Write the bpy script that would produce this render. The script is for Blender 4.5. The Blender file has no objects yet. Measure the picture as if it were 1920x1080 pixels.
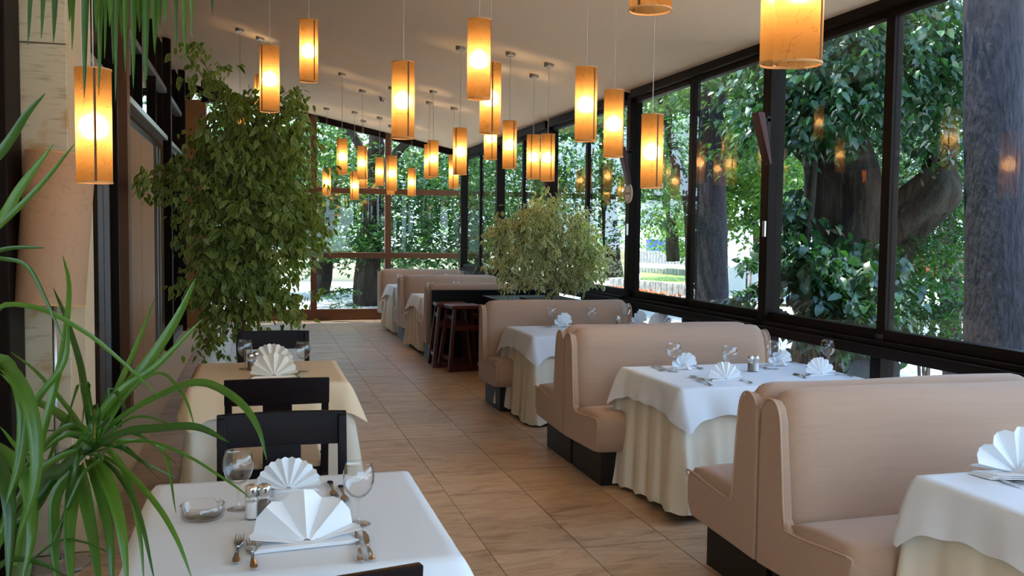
import bpy, bmesh, math, random
import numpy as np
from mathutils import Vector, Matrix, noise
C = bpy.context.scene
COL = C.collection
PI = math.pi
# ------------------------------------------------------------------ camera
F = 1750.; YAW = .269; PITCH = .0578; ROLL = .0112; H = 1.60
dv = np.array([math.sin(YAW)*math.cos(PITCH), math.cos(YAW)*math.cos(PITCH), -math.sin(PITCH)])
r0 = np.array([math.cos(YAW), -math.sin(YAW), 0]); u0 = np.cross(r0, dv)
rv = r0*math.cos(ROLL)+u0*math.sin(ROLL); uv = u0*math.cos(ROLL)-r0*math.sin(ROLL)
cam = bpy.data.objects.new('camera', bpy.data.cameras.new('camera')); COL.objects.link(cam)
cam.matrix_world = Matrix(((rv[0], uv[0], -dv[0], 0), (rv[1], uv[1], -dv[1], 0), (rv[2], uv[2], -dv[2], H), (0, 0, 0, 1)))
cam.data.sensor_width = 36; cam.data.lens = 36*F/1920; cam.data.clip_end = 400
C.camera = cam
# ------------------------------------------------------------------ light
C.view_settings.view_transform = 'Standard'; C.view_settings.look = 'None'
C.view_settings.gamma = 1; C.view_settings.use_curve_mapping = False
C.view_settings.exposure = 0.28
SKY = 4.6; SUN = 14.0; BULB = 9.0
w = bpy.data.worlds.new('sky'); C.world = w; w.use_nodes = True
nt = w.node_tree; bgn = nt.nodes['Background']
tc = nt.nodes.new('ShaderNodeTexCoord'); sp = nt.nodes.new('ShaderNodeSeparateXYZ'); rp = nt.nodes.new('ShaderNodeValToRGB')
nt.links.new(tc.outputs['Generated'], sp.inputs[0]); nt.links.new(sp.outputs[2], rp.inputs[0]); nt.links.new(rp.outputs[0], bgn.inputs[0])
rp.color_ramp.elements[0].color = (.62, .80, 1, 1); rp.color_ramp.elements[0].position = 0
rp.color_ramp.elements[1].color = (.28, .52, 1, 1); rp.color_ramp.elements[1].position = 1
bgn.inputs[1].default_value = SKY
sun = bpy.data.objects.new('sun', bpy.data.lights.new('sun', 'SUN')); COL.objects.link(sun)
sun.data.energy = SUN; sun.data.angle = .01; sun.data.color = (1, .95, .86)
sun.rotation_euler = Vector((-.34, .24, 1.3)).to_track_quat('Z', 'Y').to_euler()
C.cycles.max_bounces = 8; C.cycles.diffuse_bounces = 4; C.cycles.glossy_bounces = 4
C.cycles.transmission_bounces = 6; C.cycles.transparent_max_bounces = 24
C.cycles.caustics_reflective = False; C.cycles.caustics_refractive = False
C.cycles.sample_clamp_indirect = 6; C.cycles.use_denoising = True

# ------------------------------------------------------------------ pixel -> place
CAM = np.array([0, 0, H])
def ray(x, y): return dv*F+rv*(x-960)+uv*(540-y)
def onz(x, y, z=.75): v = ray(x, y); return Vector(CAM+v*(z-H)/v[2])
def dep(x, y, t): return Vector(CAM+ray(x, y)*t/F)
def onY(x, y, Y): v = ray(x, y); return Vector(CAM+v*Y/v[1])
def ceil_z(X, Y): return 3.045+.0065*(Y-5)+.207*(3.75-X)

# ------------------------------------------------------------------ materials
def mat(name, col, rough=.6, metal=0, spec=.5, bump=None, var=None, trans=0, sheen=0):
    m = bpy.data.materials.new(name); m.use_nodes = True
    n = m.node_tree; b = n.nodes['Principled BSDF']
    b.inputs['Base Color'].default_value = (*col, 1); b.inputs['Roughness'].default_value = rough
    b.inputs['Metallic'].default_value = metal; b.inputs['Specular IOR Level'].default_value = spec
    if sheen: b.inputs['Sheen Weight'].default_value = sheen
    t = n.nodes.new('ShaderNodeTexCoord')
    def mapped(sc):
        mp = n.nodes.new('ShaderNodeMapping'); mp.inputs['Scale'].default_value = sc
        n.links.new(t.outputs['Object'], mp.inputs[0]); return mp
    if var:                      # (scale xyz, colour 2, contrast)
        ns = n.nodes.new('ShaderNodeTexNoise'); ns.inputs['Scale'].default_value = 1; ns.inputs['Detail'].default_value = 6
        n.links.new(mapped(var[0]).outputs[0], ns.inputs[0])
        cr = n.nodes.new('ShaderNodeValToRGB'); cr.color_ramp.elements[0].position = .5-var[2]; cr.color_ramp.elements[1].position = .5+var[2]
        cr.color_ramp.elements[0].color = (*col, 1); cr.color_ramp.elements[1].color = (*var[1], 1)
        n.links.new(ns.outputs[0], cr.inputs[0]); n.links.new(cr.outputs[0], b.inputs['Base Color'])
    if bump:                     # (scale xyz, strength, distance)
        ns = n.nodes.new('ShaderNodeTexNoise'); ns.inputs['Scale'].default_value = 1; ns.inputs['Detail'].default_value = 5
        n.links.new(mapped(bump[0]).outputs[0], ns.inputs[0])
        bp = n.nodes.new('ShaderNodeBump'); bp.inputs['Strength'].default_value = bump[1]; bp.inputs['Distance'].default_value = bump[2]
        n.links.new(ns.outputs[0], bp.inputs['Height']); n.links.new(bp.outputs[0], b.inputs['Normal'])
    return m
def glass_mat(name, tint=(.95, .97, .96), ior=1.5, rough=0.0, gain=1.0):
    m = bpy.data.materials.new(name); m.use_nodes = True; n = m.node_tree; n.nodes.remove(n.nodes['Principled BSDF'])
    o = n.nodes['Material Output']; tr = n.nodes.new('ShaderNodeBsdfTransparent'); gl = n.nodes.new('ShaderNodeBsdfGlossy')
    tr.inputs[0].default_value = (*tint, 1); gl.inputs['Roughness'].default_value = rough
    fr = n.nodes.new('ShaderNodeFresnel'); fr.inputs[0].default_value = ior; mx = n.nodes.new('ShaderNodeMixShader')
    mu = n.nodes.new('ShaderNodeMath'); mu.operation = 'MULTIPLY'; mu.inputs[1].default_value = gain; mu.use_clamp = True
    ge = n.nodes.new('ShaderNodeNewGeometry'); fi = n.nodes.new('ShaderNodeMath'); fi.operation = 'SUBTRACT'; fi.inputs[0].default_value = 1
    m2 = n.nodes.new('ShaderNodeMath'); m2.operation = 'MULTIPLY'
    n.links.new(fr.outputs[0], mu.inputs[0]); n.links.new(ge.outputs['Backfacing'], fi.inputs[1])
    n.links.new(mu.outputs[0], m2.inputs[0]); n.links.new(fi.outputs[0], m2.inputs[1])
    n.links.new(m2.outputs[0], mx.inputs[0]); n.links.new(tr.outputs[0], mx.inputs[1]); n.links.new(gl.outputs[0], mx.inputs[2])
    n.links.new(mx.outputs[0], o.inputs[0]); return m
def leaf_mat(name, c1, c2, edge=None, trans=.35, gloss=.35, rough=.35):
    m = bpy.data.materials.new(name); m.use_nodes = True; n = m.node_tree; b = n.nodes['Principled BSDF']; o = n.nodes['Material Output']
    a = n.nodes.new('ShaderNodeAttribute'); a.attribute_name = 'tint'
    cr = n.nodes.new('ShaderNodeValToRGB'); cr.color_ramp.elements[0].color = (*c1, 1); cr.color_ramp.elements[1].color = (*c2, 1)
    n.links.new(a.outputs['Fac'], cr.inputs[0]); out = cr.outputs[0]
    if edge:
        e = n.nodes.new('ShaderNodeAttribute'); e.attribute_name = 'edge'
        r2 = n.nodes.new('ShaderNodeValToRGB'); r2.color_ramp.elements[0].position = edge[1]; r2.color_ramp.elements[1].position = min(1, edge[1]+.15)
        mx = n.nodes.new('ShaderNodeMix'); mx.data_type = 'RGBA'; mx.inputs[7].default_value = (*edge[0], 1)
        n.links.new(e.outputs['Fac'], r2.inputs[0]); n.links.new(r2.outputs[0], mx.inputs[0]); n.links.new(out, mx.inputs[6]); out = mx.outputs[2]
    n.links.new(out, b.inputs['Base Color']); b.inputs['Roughness'].default_value = rough; b.inputs['Specular IOR Level'].default_value = gloss
    tl = n.nodes.new('ShaderNodeBsdfTranslucent'); hs = n.nodes.new('ShaderNodeMix'); hs.data_type = 'RGBA'; hs.blend_type = 'MULTIPLY'
    hs.inputs[0].default_value = 1; hs.inputs[7].default_value = (1.6, 1.7, .55, 1)
    n.links.new(out, hs.inputs[6]); n.links.new(hs.outputs[2], tl.inputs[0])
    ms = n.nodes.new('ShaderNodeMixShader'); ms.inputs[0].default_value = trans
    n.links.new(b.outputs[0], ms.inputs[1]); n.links.new(tl.outputs[0], ms.inputs[2]); n.links.new(ms.outputs[0], o.inputs[0]); return m
def emis(name, col, s):
    m = bpy.data.materials.new(name); m.use_nodes = True; b = m.node_tree.nodes['Principled BSDF']
    b.inputs['Emission Color'].default_value = (*col, 1); b.inputs['Emission Strength'].default_value = s; return m
def shade_mat(name, col, veins, trans=.55, vscale=9., fwd=0.):
    m = bpy.data.materials.new(name); m.use_nodes = True; n = m.node_tree; n.nodes.remove(n.nodes['Principled BSDF']); o = n.nodes['Material Output']
    t = n.nodes.new('ShaderNodeTexCoord'); vo = n.nodes.new('ShaderNodeTexVoronoi'); vo.feature = 'DISTANCE_TO_EDGE'; vo.inputs['Scale'].default_value = vscale
    nz = n.nodes.new('ShaderNodeTexNoise'); nz.inputs['Scale'].default_value = 14; nz.inputs['Detail'].default_value = 3
    oi = n.nodes.new('ShaderNodeObjectInfo'); ad = n.nodes.new('ShaderNodeVectorMath'); ad.operation = 'ADD'
    mu = n.nodes.new('ShaderNodeVectorMath'); mu.operation = 'SCALE'; mu.inputs['Scale'].default_value = .13
    a0 = n.nodes.new('ShaderNodeVectorMath'); a0.operation = 'ADD'
    n.links.new(t.outputs['Object'], a0.inputs[0]); n.links.new(oi.outputs['Random'], a0.inputs[1]); n.links.new(a0.outputs[0], nz.inputs[0])
    n.links.new(nz.outputs['Color'], mu.inputs[0]); n.links.new(a0.outputs[0], ad.inputs[0]); n.links.new(mu.outputs[0], ad.inputs[1]); n.links.new(ad.outputs[0], vo.inputs[0])
    cr = n.nodes.new('ShaderNodeValToRGB'); cr.color_ramp.elements[0].position = .0; cr.color_ramp.elements[1].position = .02
    cr.color_ramp.elements[0].color = (*veins, 1); cr.color_ramp.elements[1].color = (*col, 1)
    n.links.new(vo.outputs['Distance'], cr.inputs[0])
    df = n.nodes.new('ShaderNodeBsdfDiffuse'); tl = n.nodes.new('ShaderNodeBsdfTranslucent'); ms = n.nodes.new('ShaderNodeMixShader'); ms.inputs[0].default_value = trans
    n.links.new(cr.outputs[0], df.inputs[0]); n.links.new(cr.outputs[0], tl.inputs[0])
    n.links.new(df.outputs[0], ms.inputs[1]); n.links.new(tl.outputs[0], ms.inputs[2])
    rf = n.nodes.new('ShaderNodeBsdfRefraction'); rf.inputs['IOR'].default_value = 1.3; rf.inputs['Roughness'].default_value = .9    # forward scatter of thin paper
    hs = n.nodes.new('ShaderNodeGamma'); hs.inputs[1].default_value = .55; n.links.new(cr.outputs[0], hs.inputs[0]); n.links.new(hs.outputs[0], rf.inputs[0])
    m3 = n.nodes.new('ShaderNodeMixShader'); m3.inputs[0].default_value = fwd
    n.links.new(ms.outputs[0], m3.inputs[1]); n.links.new(rf.outputs[0], m3.inputs[2]); n.links.new(m3.outputs[0], o.inputs[0]); return m

M = {}
M['ceiling'] = mat('ceiling_paint', (.78, .61, .43), .9, bump=((3, 3, 3), .15, .01))
M['grout'] = mat('grout', (.60, .48, .35), .8)
M['frame'] = mat('dark_bronze_frame', (.010, .006, .004), .5, spec=.07, bump=((4, 4, 4), .05, .004))
M['frame_back'] = mat('brown_frame', (.14, .055, .022), .5, spec=.3)
M['steel'] = mat('brushed_steel', (.55, .56, .58), .3, 1)
M['grey_metal'] = mat('grey_aluminium', (.20, .20, .195), .4, .6)
M['pane'] = glass_mat('window_glass', (.94, .965, .95), 1.52, 0, 1.35)
M['pane_int'] = glass_mat('interior_window_glass', (.85, .88, .86), 1.52, 0, 1.6)
M['crystal'] = glass_mat('drinking_glass', (.985, .988, .99), 1.5, .03, 2.6)
n_ = M['crystal'].node_tree; lw = n_.nodes.new('ShaderNodeLayerWeight'); lw.inputs[0].default_value = .35; cr_ = n_.nodes.new('ShaderNodeValToRGB')
cr_.color_ramp.elements[0].position = .35; cr_.color_ramp.elements[0].color = (.985, .988, .99, 1); cr_.color_ramp.elements[1].position = 1; cr_.color_ramp.elements[1].color = (.50, .51, .53, 1)
n_.links.new(lw.outputs['Facing'], cr_.inputs[0]); n_.links.new(cr_.outputs[0], [q for q in n_.nodes if q.type == 'BSDF_TRANSPARENT'][0].inputs[0])
M['shade'] = shade_mat('lit_paper_shade', (.43, .22, .070), (.28, .125, .035), .8, 13., .36)
M['shade_off'] = shade_mat('unlit_paper_shade', (.54, .33, .20), (.42, .245, .14), .3, 16.)
M['rim'] = mat('shade_rim', (.52, .27, .10), .6)
M['seam'] = mat('shade_seam', (.12, .05, .015), .8)
M['bulb'] = emis('bulb_glow', (1, .80, .50), 18)
M['cord'] = mat('pale_cord', (.42, .38, .33), .5)
M['canopy'] = mat('nickel_canopy', (.30, .28, .25), .35, .9)
M['seat_fabric'] = mat('beige_upholstery', (.43, .28, .195), .88, bump=((60, 400, 400), .35, .0015), var=((3, 90, 90), (.395, .255, .178), .25), sheen=.2)
M['piping'] = mat('beige_piping', (.50, .34, .24), .8)
M['plinth'] = mat('dark_plinth', (.010, .007, .005), .5, spec=.25)
M['black'] = mat('black_lacquer', (.004, .003, .003), .4, spec=.15)
M['stool'] = mat('mahogany_wood', (.11, .020, .009), .4, spec=.25, var=((20, 20, 3), (.06, .011, .006), .3))
M['chair'] = mat('wenge_wood', (.009, .005, .007), .4, spec=.12, var=((40, 40, 4), (.010, .006, .006), .3))
M['chair_seat'] = mat('tan_seat_pad', (.46, .34, .22), .8)
M['cloth'] = mat('white_tablecloth', (.69, .74, .81), .8, bump=((9, 9, 9), .25, .006), sheen=.1)
M['under'] = mat('ivory_undercloth', (.74, .68, .56), .8, bump=((7, 7, 3), .2, .008))
M['gold_cloth'] = mat('champagne_tablecloth', (.82, .64, .42), .75, bump=((9, 9, 9), .2, .006))
M['napkin'] = mat('white_napkin', (.78, .80, .83), .75, bump=((300, 300, 300), .1, .0006))
M['napkin_c'] = mat('cream_napkin', (.82, .76, .66), .75)
M['cutlery'] = mat('polished_cutlery', (.62, .58, .54), .12, 1)
M['chrome'] = mat('chrome_cap', (.7, .7, .7), .12, 1)
M['salt'] = mat('salt', (.85, .85, .85), .9)
M['pepper'] = mat('pepper', (.16, .12, .09), .9)
M['wood'] = mat('pale_wood_panel', (.34, .155, .058), .5, spec=.2, var=((2, 30, 1), (.26, .115, .042), .3))
M['beige_wall'] = mat('beige_paint', (.58, .43, .27), .7, bump=((8, 8, 8), .1, .004))
M['int_floor'] = mat('inner_floor', (.22, .15, .10), .5)
M['dark_wall'] = mat('inner_wall', (.30, .22, .15), .8)
M['bark'] = mat('grey_bark', (.018, .018, .022), .9, spec=.1, bump=((45, 45, 14), 1.0, .02), var=((30, 30, 7), (.040, .038, .046), .2))
M['bark_dark'] = mat('dark_bark', (.016, .012, .009), .95, spec=.1, bump=((9, 9, 3), 1.0, .06), var=((6, 6, 2), (.045, .036, .028), .22))
M['twig'] = mat('ficus_stem', (.16, .10, .06), .8)
M['cane'] = mat('green_cane', (.05, .10, .02), .6)
M['pot'] = mat('stone_pot', (.30, .23, .18), .8, bump=((20, 20, 20), .3, .01))
M['soil'] = mat('soil', (.03, .02, .012), .95)
M['ficus'] = leaf_mat('variegated_ficus_leaf', (.075, .14, .022), (.22, .29, .055), ((.62, .60, .30), .80), .38, .4, .4)
M['ficus_pale'] = leaf_mat('pale_variegated_leaf', (.08, .11, .03), (.28, .31, .11), ((.78, .76, .50), .58), .3, .4, .45)
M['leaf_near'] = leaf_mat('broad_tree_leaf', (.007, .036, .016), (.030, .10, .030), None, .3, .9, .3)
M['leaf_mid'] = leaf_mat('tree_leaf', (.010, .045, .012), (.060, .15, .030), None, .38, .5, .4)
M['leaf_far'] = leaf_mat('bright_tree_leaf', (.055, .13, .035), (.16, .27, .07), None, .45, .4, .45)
M['blade'] = leaf_mat('strap_leaf', (.014, .060, .008), (.08, .185, .018), ((.20, .10, .03), .93), .22, .5, .3)
M['paving'] = mat('pale_paving', (.62, .60, .56), .8, var=((.6, .6, .6), (.50, .48, .45), .2))
M['grass'] = mat('lawn', (.16, .26, .04), .9, var=((8, 8, 8), (.26, .36, .08), .25))
M['asphalt'] = mat('grey_road', (.13, .14, .16), .85, var=((1, 1, 1), (.22, .23, .25), .15))
M['stone'] = mat('grey_stone', (.34, .33, .31), .85, var=((7, 7, 7), (.16, .155, .15), .2), bump=((9, 9, 9), .6, .03))
M['render'] = mat('white_render', (.74, .72, .68), .8)
M['yellow_wall'] = mat('sand_render', (.62, .52, .33), .8)
M['blue'] = mat('blue_plastic', (.02, .06, .32), .4)
M['red'] = mat('red_car_paint', (.32, .02, .02), .3)
M['tyre'] = mat('rubber', (.02, .02, .02), .8)
M['maroon'] = mat('maroon_wood', (.045, .009, .007), .4, spec=.25)
M['sign'] = mat('cream_enamel', (.60, .50, .33), .4)
M['flower'] = leaf_mat('red_flower', (.45, .08, .05), (.6, .25, .12), None, .3, .2, .6)

def tile_mat():
    m = bpy.data.materials.new('stone_look_tile'); m.use_nodes = True; n = m.node_tree; b = n.nodes['Principled BSDF']
    ge = n.nodes.new('ShaderNodeNewGeometry'); oi = n.nodes.new('ShaderNodeObjectInfo')
    ad = n.nodes.new('ShaderNodeVectorMath'); ad.operation = 'ADD'
    sc = n.nodes.new('ShaderNodeVectorMath'); sc.operation = 'SCALE'; sc.inputs['Scale'].default_value = 9
    cb = n.nodes.new('ShaderNodeCombineXYZ'); n.links.new(oi.outputs['Random'], cb.inputs[0]); n.links.new(oi.outputs['Random'], cb.inputs[1]); n.links.new(cb.outputs[0], sc.inputs[0])
    n.links.new(ge.outputs['Position'], ad.inputs[0]); n.links.new(sc.outputs[0], ad.inputs[1])
    mp = n.nodes.new('ShaderNodeMapping'); mp.inputs['Scale'].default_value = (1.6, 5.5, 2); n.links.new(ad.outputs[0], mp.inputs[0])
    nz = n.nodes.new('ShaderNodeTexNoise'); nz.inputs['Scale'].default_value = 1.7; nz.inputs['Detail'].default_value = 9; nz.inputs['Roughness'].default_value = .68; nz.inputs['Distortion'].default_value = 1.3
    n.links.new(mp.outputs[0], nz.inputs[0])
    cr = n.nodes.new('ShaderNodeValToRGB'); e = cr.color_ramp.elements
    e[0].position = .30; e[0].color = (.24, .135, .078, 1); e[1].position = .70; e[1].color = (.60, .42, .27, 1)
    k = e.new(.47); k.color = (.45, .29, .175, 1)
    n.links.new(nz.outputs[0], cr.inputs[0])
    hs = n.nodes.new('ShaderNodeHueSaturation'); mr = n.nodes.new('ShaderNodeMapRange'); mr.inputs[3].default_value = .88; mr.inputs[4].default_value = 1.1
    n.links.new(oi.outputs['Random'], mr.inputs[0]); n.links.new(mr.outputs[0], hs.inputs['Value']); n.links.new(cr.outputs[0], hs.inputs['Color'])
    n.links.new(hs.outputs[0], b.inputs['Base Color']); b.inputs['Roughness'].default_value = .38; b.inputs['Specular IOR Level'].default_value = .5
    bp = n.nodes.new('ShaderNodeBump'); bp.inputs['Strength'].default_value = .25; bp.inputs['Distance'].default_value = .004
    n.links.new(nz.outputs[0], bp.inputs['Height']); n.links.new(bp.outputs[0], b.inputs['Normal']); return m
M['tile'] = tile_mat()
def travertine():
    m = mat('travertine_slab', (.60, .53, .42), .6); n = m.node_tree; b = n.nodes['Principled BSDF']
    t = n.nodes.new('ShaderNodeTexCoord'); mp = n.nodes.new('ShaderNodeMapping'); mp.inputs['Scale'].default_value = (9, 9, 70)
    nz = n.nodes.new('ShaderNodeTexNoise'); nz.inputs['Scale'].default_value = 1; nz.inputs['Detail'].default_value = 7
    n.links.new(t.outputs['Object'], mp.inputs[0]); n.links.new(mp.outputs[0], nz.inputs[0])
    cr = n.nodes.new('ShaderNodeValToRGB'); e = cr.color_ramp.elements; e[0].position = .30; e[0].color = (.38, .30, .19, 1); e[1].position = .45; e[1].color = (.54, .44, .29, 1)
    n2 = n.nodes.new('ShaderNodeTexNoise'); n2.inputs['Scale'].default_value = 4; n2.inputs['Detail'].default_value = 5; n.links.new(t.outputs['Object'], n2.inputs[0])
    c2 = n.nodes.new('ShaderNodeValToRGB'); c2.color_ramp.elements[0].position = .57; c2.color_ramp.elements[1].position = .64
    mx = n.nodes.new('ShaderNodeMix'); mx.data_type = 'RGBA'; mx.inputs[7].default_value = (.45, .27, .12, 1)
    n.links.new(nz.outputs[0], cr.inputs[0]); n.links.new(n2.outputs[0], c2.inputs[0]); n.links.new(c2.outputs[0], mx.inputs[0]); n.links.new(cr.outputs[0], mx.inputs[6]); n.links.new(mx.outputs[2], b.inputs['Base Color'])
    bp = n.nodes.new('ShaderNodeBump'); bp.inputs['Strength'].default_value = .5; bp.inputs['Distance'].default_value = .006
    n.links.new(cr.outputs[0], bp.inputs['Height']); n.links.new(bp.outputs[0], b.inputs['Normal']); return m
M['travertine'] = travertine()

# ------------------------------------------------------------------ mesh helpers
class MB:
    def __init__(s): s.v = []; s.f = []
    def add(s, v, f):
        o = len(s.v); s.v += [tuple(p) for p in v]; s.f += [tuple(i+o for i in q) for q in f]; return s
    def box(s, x0, x1, y0, y1, z0, z1):
        return s.add([(x0, y0, z0), (x1, y0, z0), (x1, y1, z0), (x0, y1, z0), (x0, y0, z1), (x1, y0, z1), (x1, y1, z1), (x0, y1, z1)],
                     [(0, 3, 2, 1), (4, 5, 6, 7), (0, 1, 5, 4), (1, 2, 6, 5), (2, 3, 7, 6), (3, 0, 4, 7)])
    def bar(s, a, b, w, h=None, w2=None, h2=None, up=(0, 0, 1)):
        a = Vector(a); b = Vector(b); h = h or w; w2 = w2 or w; h2 = h2 or h; d = (b-a).normalized(); up = Vector(up)
        if abs(d.dot(up)) > .95: up = Vector((0, 1, 0))
        x = d.cross(up).normalized(); y = x.cross(d)
        v = [a+x*i*w/2+y*j*h/2 for i, j in ((-1, -1), (1, -1), (1, 1), (-1, 1))]+[b+x*i*w2/2+y*j*h2/2 for i, j in ((-1, -1), (1, -1), (1, 1), (-1, 1))]
        return s.add(v, [(3, 2, 1, 0), (4, 5, 6, 7), (0, 1, 5, 4), (1, 2, 6, 5), (2, 3, 7, 6), (3, 0, 4, 7)])
    def tube(s, pts, rad, n=8, rough=0, cap=True, seed=0):
        pts = [Vector(p) for p in pts]
        if not hasattr(rad, '__len__'): rad = [rad]*len(pts)
        o = len(s.v); ref = Vector((.31, .95, .02))
        for i, p in enumerate(pts):
            d = (pts[min(i+1, len(pts)-1)]-pts[max(i-1, 0)]).normalized()
            x = d.cross(ref).normalized(); y = d.cross(x)
            for k in range(n):
                a = 2*PI*k/n; q = x*math.cos(a)+y*math.sin(a); r = rad[i]
                if rough: r *= 1+rough*noise.noise(Vector((q.x*1.6+seed, q.y*1.6, p.z*2.2+q.z)))
                s.v.append(tuple(p+q*r))
        for i in range(len(pts)-1):
            for k in range(n):
                a = o+i*n+k; b = o+i*n+(k+1) % n; s.f.append((a, b, b+n, a+n))
        if cap: s.f.append(tuple(o+k for k in range(n))[::-1]); s.f.append(tuple(o+(len(pts)-1)*n+k for k in range(n)))
        return s
    def lathe(s, prof, n=24, c=(0, 0, 0)):
        o = len(s.v)
        for r, z in prof:
            for k in range(n): a = 2*PI*k/n; s.v.append((c[0]+r*math.cos(a), c[1]+r*math.sin(a), c[2]+z))
        for i in range(len(prof)-1):
            for k in range(n): a = o+i*n+k; b = o+i*n+(k+1) % n; s.f.append((a, b, b+n, a+n))
        return s
    def prism(s, poly, x0, x1):          # poly in (y,z), extruded along x
        n = len(poly); v = [(x0, y, z) for y, z in poly]+[(x1, y, z) for y, z in poly]
        return s.add(v, [tuple(range(n)), tuple(range(n, 2*n))[::-1]]+[(i, i+n, (i+1) % n+n, (i+1) % n) for i in range(n)])
    def build(s, name, m, parent=None, smooth=False, bevel=0, seg=2, solid=0, loc=None, sub=0):
        me = bpy.data.meshes.new(name); me.from_pydata(s.v, [], s.f); me.materials.append(m)
        if bevel or s.f: 
            bm = bmesh.new(); bm.from_mesh(me); bmesh.ops.recalc_face_normals(bm, faces=bm.faces); bm.to_mesh(me); bm.free()
        if smooth:
            me.polygons.foreach_set('use_smooth', [True]*len(me.polygons))
        o = bpy.data.objects.new(name, me); COL.objects.link(o)
        if parent: o.parent = parent
        if loc is not None: o.location = loc
        if bevel:
            b = o.modifiers.new('bevel', 'BEVEL'); b.width = bevel; b.segments = seg; b.limit_method = 'ANGLE'; b.angle_limit = .5
            me.polygons.foreach_set('use_smooth', [True]*len(me.polygons))
            wn = o.modifiers.new('wn', 'WEIGHTED_NORMAL'); wn.keep_sharp = False
        if solid: b = o.modifiers.new('solid', 'SOLIDIFY'); b.thickness = solid; b.offset = 0
        if sub: b = o.modifiers.new('sub', 'SUBSURF'); b.levels = sub; b.render_levels = sub
        return o
def tag(o, label=None, cat=None, group=None, kind=None):
    for k, v in (('label', label), ('category', cat), ('group', group), ('kind', kind)):
        if v: o[k] = v
    return o
def empty(name, loc, rz=0, **k):
    o = bpy.data.objects.new(name, None); COL.objects.link(o); o.location = loc; o.rotation_euler = (0, 0, rz); o.empty_display_size = .1
    return tag(o, **k)
def copy_tree(o, parent=None):
    c = o.copy(); COL.objects.link(c); c.parent = parent
    for ch in KIDS.get(o.name, list(o.children)): copy_tree(ch, c)
    return c
KIDS = {}
def smoothpath(pts, n):
    P = [Vector(p) for p in pts]; P = [P[0]*2-P[1]]+P+[P[-1]*2-P[-2]]; out = []
    segs = len(P)-3
    for i in range(n):
        t = i/(n-1)*segs; k = min(int(t), segs-1); f = t-k; a, b, c, d = P[k:k+4]
        out.append(.5*((2*b)+(c-a)*f+(2*a-5*b+4*c-d)*f*f+(3*b-a-3*c+d)*f**3))
    return out

# ================================================================== SETTING
YB = 17.2; XR = 3.80; XL = -1.10; YF = -1.8
fl = tag(MB().box(XL-.2, XR+.15, YF, YB+.1, -.08, -.006).build('floor', M['grout']), 'brown stone-look tiled restaurant floor', kind='structure')
TX, TY = .482, .54; rnd = random.Random(5)
far = MB(); tile_me = None
for i in range(-6, 6):
    for j in range(-11, 34):
        x = 2.095+i*TX; y = 4.43+(j-4)*TY
        if x+TX < XL or x > XR or y < YF or y > YB: continue
        x0 = max(x, XL); x1 = min(x+TX, XR); y1 = min(y+TY, YB)
        g = .0028
        if 1.9 < y < 12.6 and x < 2.5:
            key = (round(x1-x0, 3), round(y1-y, 3))
            dz = rnd.uniform(-.0006, .0006)
            me = None
            if key == (round(TX, 3), round(TY, 3)) and tile_me:
                o = bpy.data.objects.new('tile', tile_me); COL.objects.link(o); o.parent = fl
            else:
                wx = (x1-x0)/2-g; wy = (y1-y)/2-g
                o = MB().box(-wx, wx, -wy, wy, -.008, 0).build('tile', M['tile'], fl, bevel=.0018, seg=1)
                for md in list(o.modifiers):
                    if md.type == 'WEIGHTED_NORMAL': o.modifiers.remove(md)
                o.modifiers.clear(); o.data.polygons.foreach_set('use_smooth', [False]*6)
                if key == (round(TX, 3), round(TY, 3)): tile_me = o.data
            o.location = ((x0+x1)/2, (y+y1)/2, dz)
        else:
            far.box(x0+g, x1-g, y+g, y1-g, -.008, 0)
tag(far.build('far_tiles', M['tile'], fl), kind='stuff')

# sloping ceiling slab
c = MB(); xs = (XL-2.6, XR+.1); ys = (YF, YB+.15); v = []
for dz in (0, .12):
    for x in xs:
        for y in ys: v.append((x, y, ceil_z(x, y)+dz))
c.add(v, [(0, 1, 3, 2), (4, 6, 7, 5), (0, 2, 6, 4), (1, 5, 7, 3), (0, 4, 5, 1), (2, 3, 7, 6)])
tag(c.build('ceiling', M['ceiling']), 'smooth cream ceiling sloping down towards the window wall', kind='structure')
# eave outside the windows
c = MB(); v = []
for dz in (.0, .2):
    for x in (XR+.1, XR+.45):
        for y in ys: v.append((x, y, 3.02+dz))

def wall(name, label): return empty(name, (0, 0, 0), label=label, kind='structure')
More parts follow.
